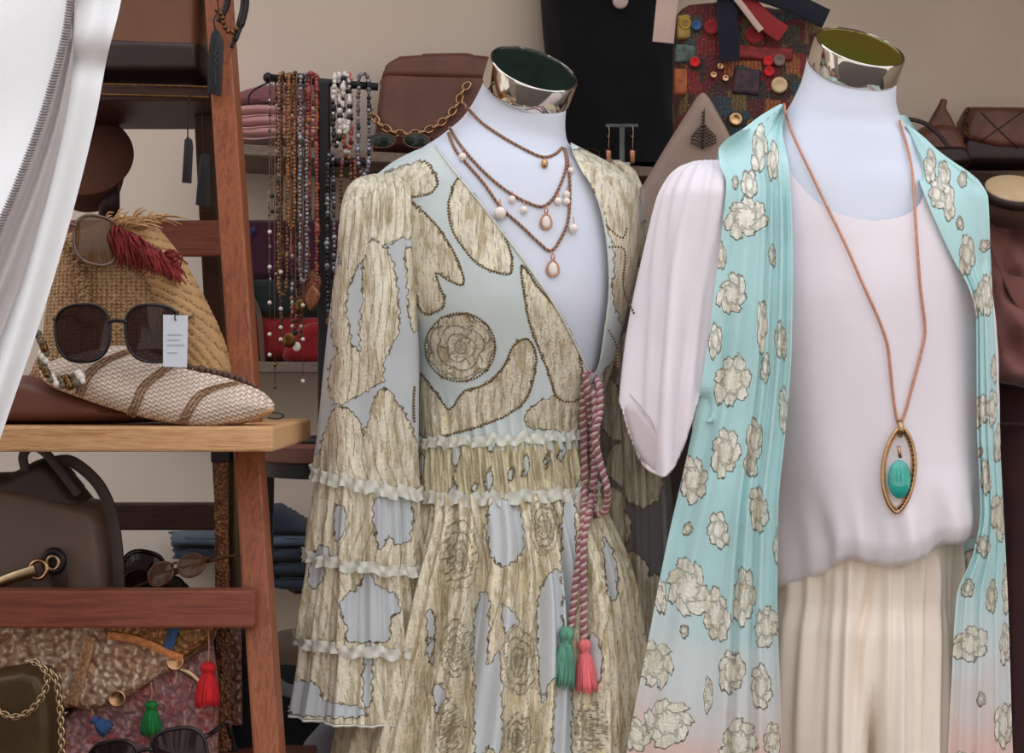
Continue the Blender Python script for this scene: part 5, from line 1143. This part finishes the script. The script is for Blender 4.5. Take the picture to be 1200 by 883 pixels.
necklace('dark cord necklace with a bronze disc low on the free arm', 347, 357, 352, [M['cord_b']], 1.2, 5, dy=-.001, cord=True, tail=('disc', M['bronze'], 7))
necklace('checkered black and white bead necklace on the stand', 391, 398, 172, [Bk, Wt, Bk, Wt], 3.4, 6.2, dy=-.008)
necklace('black and cream large-bead necklace beside the checkered one', 402, 409, 156, [Wt, Bk, Wt], 3.6, 6.6, dy=-.004)
necklace('pink glass bead necklace at the pole end of the arm', 403, 411, 180, [Pk, Rd, Pk, Wt], 3.0, 5.6, dy=.006)
necklace('grey stone bead necklace at the inner end of the arm', 420, 432, 205, [Gy, Bk, Gy, Sv], 3.0, 5.2, dy=-.008)
necklace('dark red and bronze necklace on the lower arm', 400, 412, 300, [Rd, Br, Gd], 2.6, 5, y0=190, dy=-.006)
necklace('short coral and amber necklace on the lower arm', 416, 425, 262, [Co, Or, Br], 2.6, 5, y0=190, dy=-.002)
def thread(label, x, y0, y1, ys, m):
    o = thing('bead_thread', label, 'necklace', P(x, y1, YS-.03), 'thin bead threads on the black stand'); mb = MB().tube([P(x, y0, YS-.006), P(x-.5, (y0+y1)/2, YS-.03), P(x, y1, YS-.03)], .0006, 5, mi=1)
    for y in ys: mb.ball(P(x, y, YS-.03), .0034, 10, 8)
    finish('beads', mb, [m, M['cord_b']], o)
thread('thin thread with five pale beads hanging lowest at the stand end', 316, 98, 420, (272, 313, 355, 392, 416), M['pearl'])
thread('thin thread with four pearl beads ending above the wall shelf', 329, 98, 408, (319, 362, 384, 398), M['pearl'])
thread('thin thread with a single pale bead low before the red tote', 355, 98, 440, (358, 398, 447), M['pearl'])
thread('thin thread with two black beads near the free arm tip', 319, 96, 252, (230, 248), M['black'])
thread('thin thread with dark beads reaching below the wall shelf', 322, 98, 455, (428, 454), M['bronze'])

# ------------------------------------------------------------------ on the upper wall shelf
def wz(px, off): return wallY(px, off)
n_w = Vector((-.40, 1, 0)).normalized()
for i, (y0, y1, x0, x1, m, lab) in enumerate(((155, 168.5, 270, 382, 'pink_knit', 'lowest folded dusty pink knit of the stack on the upper shelf'), (142, 156, 276, 380, 'pink_knit', 'second folded dusty pink knit from the shelf'), (129, 143, 271, 384, 'pink_knit', 'third folded dusty pink knit, just under the mauve one'), (106, 131, 275, 386, 'mauve_knit', 'folded mauve knit on top of the pink stack'))):
    Yc = wz(330, .13); o = thing('folded_knit', lab, 'clothes', P(326, y1, Yc), 'folded knits on the upper shelf')
    poly = [(x0+8, y0+1), (x0+40, y0-1 - (3 if i == 3 else 0)), (x1-20, y0), (x1, y0+3), (x1+2, (y0+y1)/2), (x1, y1), (x0+8, y1), (x0-1, (y0+y1)/2+2)]
    if i == 3: poly = [(276, 128), (284, 116), (300, 110), (322, 105), (360, 104), (386, 110), (388, 131), (330, 131), (290, 132)]
    finish('fold', MB().inflate(poly, Yc, .09, R=6, step=2.5, disp=lambda X, Yg: .004*np.sin(X*.12+i)), M[m], o)
    finish('fold_edge', MB().tube(smooth_path([P(x, (y0+y1)/2 + 1.2*math.sin(x*.09+i), Yc-.088) for x in np.linspace(x0+6, x1-4, 12)], 30), .0016, 6), M[m], o)
Yb = wz(500, .13)
bb = thing('flap_bag', 'brown round-cornered flap bag on the upper shelf, draped with a gold chain', 'bag', P(500, 176, Yb))
bpoly = [(437, 180), (441, 140), (446, 95), (452, 78), (466, 69), (500, 65), (545, 64), (580, 70), (592, 90), (596, 140), (598, 180)]
bmb = MB().inflate(bpoly, Yb, .055, R=9, step=4, smooth=False); finish('body', bmb, M['rust_leather'], bb); bt = bvh(bmb)
finish('flap', MB().inflate([(444, 99), (452, 78), (466, 69), (500, 65), (545, 64), (580, 70), (592, 92), (590, 103), (520, 101)], Yb-.004, .056, R=8, step=3.5, smooth=False), M['rust_leather'], bb)
def chain(root, pts, r, w, mat, name='chain'):
    q = even(np.array([list(p) for p in pts]), r*1.55); mb = MB()
    for k in range(len(q)-1):
        a, b = Vector(q[k]), Vector(q[k+1]); m = (a+b)/2; d = (b-a).normalized(); s_ = d.cross(Vector((0, 1, 0))).normalized(); s_ = s_ if k % 2 else (s_*.35 + Vector((0, 1, 0))).normalized()
        mb.tube([m + d*r*1.05*math.cos(t) + s_*r*.68*math.sin(t) for t in np.linspace(0, 2*PI, 14, endpoint=False)], w, 6, True)
    finish(name, mb, mat, root)
cn = thing('chain_necklace', 'chunky gold chain draped over the brown flap bag', 'necklace', P(480, 160, Yb-.07))
chain(cn, [P(x, y, Yb-.068) for x, y in smooth_path([(434, 128), (440, 140), (455, 152), (475, 157), (500, 153), (522, 140), (536, 122), (542, 106), (550, 98)], 80)], .0095, .0024, M['gold'])
sunglasses('green-lensed sunglasses in front of the brown flap bag', P(468, 165, Yb-.10), .026, .014, .034, (0, 0, 0), M['tortoise'], M['green_lens'], .0018, .08, 2.0, .1)
Yf = wz(710, .118)
bf = thing('dress_form', 'black jersey dress form on the upper shelf between the mannequins', 'mannequin', P(715, 196, Yf))
G = rings([(-260, 660, 770, Yf, .06), (-215, 612, 820, Yf, .07), (-120, 622, 806, Yf, .085), (0, 634, 790, Yf, .09), (60, 640, 790, Yf, .09), (110, 652, 792, Yf, .085), (150, 660, 796, Yf, .085), (196, 658, 802, Yf, .09)], 90, 80, lambda T, py: .003*np.sin(T*6+py*.02))
mb = MB().grid(G, True); mb.f.append(tuple(range(79, -1, -1))); mb.m.append(0); finish('body', mb, M['black_cloth'], bf)
fd = thing('disc_pendant', 'pale round pendant on the black dress form, at the top edge', 'necklace', P(727, 10, Yf-.12))
Md = Matrix.Translation(P(727, 1, Yf-.12)) @ Matrix.Rotation(math.radians(90), 4, 'X'); finish('disc', MB().lathe([(.0001, .003), (.012, .003), (.0165, .001), (.016, -.002), (.0001, -.002)], Md, 36), plain('pale_pink_disc', (200, 176, 172), .5, 0, .08, 40), fd)
finish('cord', MB().tube([P(727, -8, Yf-.12), P(722, -60, Yf-.123), P(714, -120, Yf-.112)], .0012, 6), M['black'], fd)
Ye = wz(728, .235)
es = thing('earring_stand', 'clear dark T earring stand on the shelf before the black form', 'stand', P(729, 196, Ye))
finish('post', MB().box(P(726, 194, Ye), P(732, 147, Ye) + Vector((0, .004, 0)), .0006), plain('smoky_acrylic', (120, 124, 124), .1, 0, .1, 30, alpha=.6), es, smooth=False)
finish('bar', MB().box(P(710, 149, Ye), P(748, 145, Ye) + Vector((0, .004, 0)), .0006), plain('smoky_acrylic', (62, 66, 66)), es, smooth=False)
finish('foot', MB().box(P(720, 196, Ye) - Vector((0, .012, 0)), P(738, 191, Ye) + Vector((0, .015, 0)), .001), plain('pale_acrylic_foot', (190, 186, 184), .2, 0, .05, 30), es, smooth=False)
for x, lab in ((713, 'copper drop earring on the dress-side end of the clear stand'), (741, 'copper drop earring on the blouse-side end of the clear stand')):
    o = thing('earring', lab, 'earring', P(x, 195, Ye-.006), 'pair of drop earrings on the clear stand'); finish('hook', MB().tube(smooth_path([P(x, 147, Ye-.004), P(x+1, 155, Ye-.006), P(x, 176, Ye-.006)], 10), .0008, 5).ball(P(x, 160, Ye-.006), .0028, 8, 6), M['brass'], o)
    finish('drop', MB().lathe([(.0001, 0), (.006, -.001), (.0072, -.006), (.0052, -.026), (.0042, -.03), (.0001, -.031)], Matrix.Translation(P(x, 175, Ye-.006)), 20), M['rose_gold'], o)
sunglasses('thin copper-armed glasses lying on the shelf behind the left mannequin', P(684, 180, wz(690, .2)), .018, .012, .022, (-5, 30, 0), M['tortoise'], M['black_lens'], .001, .05, 2.0, fold=True)
hc = thing('shade_sheet', 'long dark brown sheet added for the shade below the upper shelf between the mannequins', 'cloth', P(720, 985, wz(720, .06)))  # added dark sheet in place of the shade under the shelf
finish('cloth', MB().inflate([(600, 205), (800, 214), (830, 985), (600, 985)], wz(720, .09), .012, R=10, step=7, smooth=False, disp=lambda X, Yg: .008*np.sin(X*.16)), plain('dark_umber_shade', (58, 44, 38), .95, 0, .15, 20), hc)  # the added dark sheet, standing in for shade

# table behind the mannequins, with the patchwork bag and the suede display on it
Ytb = 2.62; ztb = P(0, 300, Ytb).z
tb = thing('display_table', 'tall dark display table mostly hidden behind the mannequins', 'table', (P(860, 0, Ytb).x, Ytb, 0))
part('tabletop', MB().box((P(690, 0, Ytb).x, Ytb-.16, ztb-.025), (P(1040, 0, Ytb).x, Ytb+.2, ztb), .003), M['dark_wood'], tb)
for x in (708, 1022):
    for y in (-.13, .17): part('leg', MB().bar((P(x, 0, Ytb).x, Ytb+y, 0), (P(x, 0, Ytb).x, Ytb+y, ztb-.02), .03, .03, .003), M['dark_wood'], tb)
Yp = 2.70
pb = thing('patchwork_bag', 'embroidered patchwork bag with dark straps behind the right mannequin', 'bag', P(870, 300, Yp))
pmb = MB().inflate([(789, 22), (800, 10), (850, 4), (905, 14), (955, 12), (966, 60), (955, 150), (940, 300), (792, 300), (788, 120)], Yp, .07, R=16, step=4, smooth=False); finish('body', pmb, M['patchwork'], pb); ptree = bvh(pmb)
def pat(poly, m, name='patch', o=.004): return finish(name, MB().inflate(poly, hit(ptree, sum(p[0] for p in poly)/len(poly), sum(p[1] for p in poly)/len(poly), Yp-.07).y-.001, o, R=4, step=2.5, smooth=False), m, pb)
pat([(794, 18), (813, 16), (815, 46), (793, 47)], plain('ochre_patch', (150, 116, 58), .8, 0, .3, 60)); pat([(792, 52), (817, 52), (817, 74), (790, 74)], plain('sage_patch', (78, 92, 82), .8, 0, .4, 90))
pat([(790, 80), (814, 81), (813, 113), (790, 112)], plain('rust_patch', (156, 84, 48), .8, 0, .3, 80)); pat([(862, 52), (930, 56), (928, 72), (862, 70)], plain('red_patch', (124, 38, 36), .8, 0, .4, 90)); pat([(860, 80), (892, 82), (890, 112), (858, 110)], plain('plum_patch', (62, 44, 50), .8, 0, .4, 90))
for x, y, r, m in ((913, 100, 9.5, 'tan_lid'), (913, 71, 7, 'taupe'), (900, 72, 6, 'red_yarn'), (901, 84, 6, 'red_yarn'), (816, 30, 6, 'blue_yarn'), (803, 28, 8, 'olive_reflection_and_button'), (834, 32, 9, 'ribbon'), (884, 41, 11, 'ribbon'), (814, 73, 6, 'red_yarn'), (844, 78, 4, 'gold'), (850, 92, 4, 'gold'), (836, 88, 4, 'gold'), (862, 140, 8, 'gold'), (880, 146, 6, 'bronze')):
    h_ = hit(ptree, x, y, Yp-.07, .003); Md = Matrix.Translation(h_) @ Matrix.Rotation(math.radians(90), 4, 'X'); s_ = r/F*h_.y
    finish('button', MB().lathe([(.0001, .002), (s_*.5, .0025), (s_*.75, .0045), (s_, .003), (s_, -.003), (.0001, -.003)], Md, 28), M[m], pb)
strap('strap', [(852, -60), (852, -10), (853, 30), (855, 72)], Yp-.085, .034, .004, M['navy_cloth'], pb)
strap('strap', [(820, -20), (880, -12), (925, 2), (968, 22)], Yp-.095, .032, .006, M['navy_cloth'], pb)
strap('ribbon', [(862, -14), (880, 8), (898, 26), (918, 40)], Yp-.09, .030, .003, M['ribbon'], pb)
strap('cream_ribbon', [(858, -8), (872, 10), (884, 26), (892, 36)], Yp-.094, .010, .003, M['cream_ribbon'], pb)
strap('side_ribbon', [(786, -30), (781, 10), (777, 50)], Yp-.06, .036, .003, M['cream_ribbon'], pb)
sd_ = thing('suede_display', 'grey-brown pointed suede display panel beside the patchwork bag', 'display', P(800, 300, 2.50))
sp_ = [(817, 113), (824, 108), (831, 114), (852, 152), (880, 215), (905, 300), (706, 300), (742, 236), (780, 172)]
finish('panel', MB().inflate(sp_, 2.50, .02, R=8, step=4, smooth=False), M['suede'], sd_)
finish('seam', MB().tube([P(826, 114, 2.485), P(825, 140, 2.477), P(823, 175, 2.477)], .0012, 6), M['taupe_dark'], sd_)
sn = thing('charm_necklace', 'small dark bead necklace fanned out on the suede display panel', 'necklace', P(825, 176, 2.475))
mb = MB(); rnd = random.Random(12)
for i in range(9): 
    x = 811 + i*3.4; mb.beads([P(824 + (x-824)*.2, 148, 2.474), P(x, 156+abs(i-4)*1.0, 2.474), P(x, 172-abs(i-4)*1.2, 2.474)], .0022, .0056, seg=6)
mb.beads([P(824, 132, 2.475), P(824, 148, 2.474)], .0024, .006); finish('beads', mb, plain('dark_taupe_beads', (72, 54, 46), .4, .2, .3, 200), sn)

# ------------------------------------------------------------------ lower wall shelf: dark tote, and folded jeans beneath
Yt = wz(380, .125); tt = thing('tote_bag', 'dark tote of plum, green and red bands on the pale wall shelf', 'bag', P(390, 424, Yt))
finish('plum_band', MB().inflate([(285, 262), (292, 258), (500, 258), (505, 330), (286, 330)], Yt, .05, R=9, step=4, smooth=False), M['plum_cloth'], tt)
finish('green_band', MB().inflate([(286, 326), (505, 326), (505, 374), (286, 374)], Yt, .051, R=9, step=4, smooth=False), M['bottle_cloth'], tt)
finish('red_band', MB().inflate([(287, 370), (505, 370), (506, 424), (288, 424)], Yt, .053, R=12, step=4, smooth=False, disp=lambda X, Yg: .01*np.sin(X*.05+1)), M['red_cloth'], tt)
finish('indigo_trim', MB().tube(smooth_path([P(x, y, Yt-.052) for x, y in ((288, 318), (288, 295), (292, 275), (300, 268))], 20), .006, 8), M['indigo_cloth'], tt)
strap('side_strap', [(287, 330), (296, 350), (304, 372), (308, 424)], Yt-.056, .010, .003, M['brown_cloth'], tt)
rc = thing('red_cushion', 'small bright red cushion before the dark tote on the wall shelf', 'cushion', P(375, 424, Yt-.075))
finish('cover', MB().inflate([(336, 424), (338, 400), (350, 385), (372, 378), (396, 386), (404, 404), (404, 424)], Yt-.078, .02, R=14, step=3), M['red_cloth'], rc)
Yj = wz(330, .14)
js = MB(); 
zj = board('wall_bracket', 'small dark bracket shelf holding the folded jeans', 345, 420, 688, 697, .17, M['dark_wood'])
for i, (y0, y1, x0, x1, m, lab) in enumerate(((670, 688, 322, 420, 'denim', 'lowest pair of folded dark jeans on the bracket shelf'), (653, 671, 318, 424, 'denim', 'second pair of folded dark jeans from the bracket'), (637, 654, 212, 424, 'denim', 'wide folded dark jeans in the middle of the stack'), (622, 638, 208, 420, 'denim_pale', 'pale blue folded jeans under the topmost pair'), (592, 623, 300, 400, 'denim', 'crumpled dark jeans on top of the jeans stack'))):
    o = thing('folded_jeans', lab, 'jeans', P((x0+x1)/2, y1, Yj), 'folded jeans')
    poly = [(x0+6, y0), (x1, y0), (x1, y1), (x0+10, y1), (x0, (y0+y1)/2)] if i < 4 else [(300, 623), (306, 600), (322, 590), (340, 598), (362, 610), (400, 612), (400, 623)]
    finish('fold', MB().inflate(poly, Yj, .085, R=7, step=3, disp=lambda X, Yg: .005*np.sin(X*.11+i)), M[m], o)
    if i < 4: finish('fold_edge', MB().tube(smooth_path([P(x, (y0+y1)/2 + 1.0*math.sin(x*.07+i), Yj-.084) for x in np.linspace(x0+8, x1-4, 10)], 30), .0013, 6), M[m], o)
lb = thing('duffel_bag', 'large black bag standing on the floor behind the dress sleeve', 'bag', (P(360, 0, 2.86).x, 2.86, 0))
finish('body', MB().inflate([(296, 1145), (290, 820), (306, 776), (335, 762), (380, 770), (430, 800), (440, 1145)], 2.86, .1, R=40, step=8, disp=lambda X, Yg: .01*np.sin(Yg*.07+X*.02)), M['black_cloth'], lb)
strap('handle', [(316, 790), (330, 806), (356, 812), (384, 800)], 2.73, .022, .004, M['grey_cloth'], lb)
rg = thing('brown_wrap', 'dull brown cloth heaped on top of the black bag', 'cloth', P(350, 782, 2.86)); finish('cloth', MB().inflate([(306, 790), (312, 752), (336, 738), (372, 742), (420, 760), (430, 795)], 2.86, .06, R=22, step=4), M['brown_cloth'], rg)
gw = thing('grey_cloth', 'grey cloth slanting down behind the dress at the bottom edge', 'cloth', P(390, 1000, 2.40)); finish('cloth', MB().inflate([(342, 900), (358, 868), (392, 830), (440, 820), (440, 1000), (340, 1000)], 2.40, .02, R=10, step=5, smooth=False, disp=lambda X, Yg: .006*np.sin(X*.12)), M['grey_cloth'], gw)

# ------------------------------------------------------------------ right edge: satchels, round box, hanging clothes
Yr = wz(1090, .13)
sa = thing('slouch_bag', 'slouchy chestnut bag with an upright handle on the right shelf', 'bag', P(1090, 198, Yr))
finish('body', MB().inflate([(1050, 198), (1056, 172), (1070, 156), (1092, 146), (1118, 150), (1128, 170), (1130, 198)], Yr, .06, R=14, step=3), M['satchel'], sa)
finish('gusset', MB().inflate([(1060, 172), (1090, 172), (1126, 174), (1128, 198), (1056, 198)], Yr-.01, .06, R=8, step=3), M['dark_leather'], sa)
finish('handle_tab', MB().inflate([(1086, 152), (1092, 136), (1099, 124), (1103, 116), (1110, 118), (1109, 127), (1116, 140), (1122, 158), (1112, 164), (1105, 152), (1100, 160)], Yr-.03, .012, R=5, step=2.2), M['satchel'], sa)
strap('strap', [(1046, 144), (1066, 140), (1086, 146), (1102, 160), (1114, 176)], Yr-.06, .009, .004, M['dark_leather'], sa)
Y2 = wz(1180, .14)
fb = thing('quilted_satchel', 'dark chestnut flap satchel with crossed seams at the right edge', 'bag', P(1190, 202, Y2))
finish('body', MB().inflate([(1112, 200), (1116, 168), (1130, 140), (1280, 140), (1284, 200)], Y2, .06, R=12, step=4, smooth=False), M['dark_leather'], fb)
fm = MB().inflate([(1117, 170), (1124, 140), (1132, 126), (1200, 127), (1280, 128), (1284, 172), (1200, 182), (1160, 180)], Y2-.01, .062, R=10, step=3.5, smooth=False); fl = finish('flap', fm, M['satchel'], fb); ft = bvh(fm)
for p in ([(1150, 132), (1170, 152), (1200, 180)], [(1200, 130), (1172, 150), (1140, 172)], [(1130, 130), (1128, 150), (1126, 172)]): finish('seam', MB().tube([hit(ft, x, y, Y2-.07, .0008) for x, y in smooth_path(p, 20)], .0016, 6), M['dark_leather'], fl)
chain(fb, [hit(ft, x, y, Y2-.07, .004) for x, y in smooth_path([(1136, 126), (1131, 140), (1134, 155), (1128, 170), (1122, 178)], 30)], .006, .0014, M['bronze'], 'chain_strap')
YR = 2.62
rl = thing('clothes_rail', 'black clothes rail at the right edge holding the brown garments', 'rail', (P(1230, 0, YR).x, YR, 0))
zr = P(0, 246, YR).z; xa, xb = P(1128, 0, YR).x, P(1360, 0, YR).x
finish('bar', MB().tube([(xa, YR, zr), (xb, YR, zr)], .009, 14), M['black'], rl)
for x in (xa, xb): finish('upright', MB().tube([(x, YR, 0), (x, YR, zr)], .009, 14), M['black'], rl); finish('foot', MB().tube([(x, YR-.2, .012), (x, YR+.2, .012)], .012, 12), M['black'], rl)
bx = thing('round_box', 'round box with a tan lid tipped forward at the right edge', 'box', P(1185, 232, 2.50))
cB = P(1190, 221, 2.50); Mb = Matrix.Translation(cB) @ Matrix.Rotation(math.radians(33), 4, 'X')
finish('body', MB().lathe([(.0001, -.05), (.045, -.05), (.047, -.014), (.047, -.012)], Mb, 48), M['brown_jar'], bx); finish('rim', MB().lathe([(.046, -.016), (.05, -.015), (.05, -.001), (.047, .0)], Mb, 48), M['dark_leather'], bx); finish('lid', MB().lathe([(.0475, -.002), (.0475, .001), (.043, .003), (.0001, .003)], Mb, 48), M['tan_lid'], bx)
rs = thing('rose_garment', 'rose-brown draped garment hanging on the rail at the right edge', 'clothes', P(1200, 455, 2.58))
finish('cloth', MB().inflate([(1150, 250), (1172, 240), (1240, 238), (1262, 300), (1262, 430), (1225, 456), (1190, 452), (1162, 436), (1150, 340)], 2.60, .05, R=22, step=3.5, disp=lambda X, Yg: .012*np.sin((X*.7+Yg)*.09) + .008*np.sin((X-Yg*.6)*.16)), M['rose_scarf'], rs)
strap('shoulder_fold', [(1166, 268), (1180, 310), (1200, 352), (1230, 380)], 2.552, .03, .006, M['rose_scarf'], rs)
mg = thing('maroon_garment', 'long dark maroon garment hanging below the rose-brown one', 'clothes', P(1200, 1100, 2.64))
finish('cloth', MB().inflate([(1140, 300), (1270, 300), (1285, 1100), (1130, 1100)], 2.68, .03, R=14, step=6, smooth=False, disp=lambda X, Yg: .012*np.sin(X*.18+.003*Yg) + .006*np.sin(X*.37)), M['maroon_cloth'], mg)
finish('waist_seam', MB().tube([P(1146, 496, 2.63), P(1200, 498, 2.63), P(1268, 500, 2.63)], .003, 8), M['maroon_cloth'], mg)
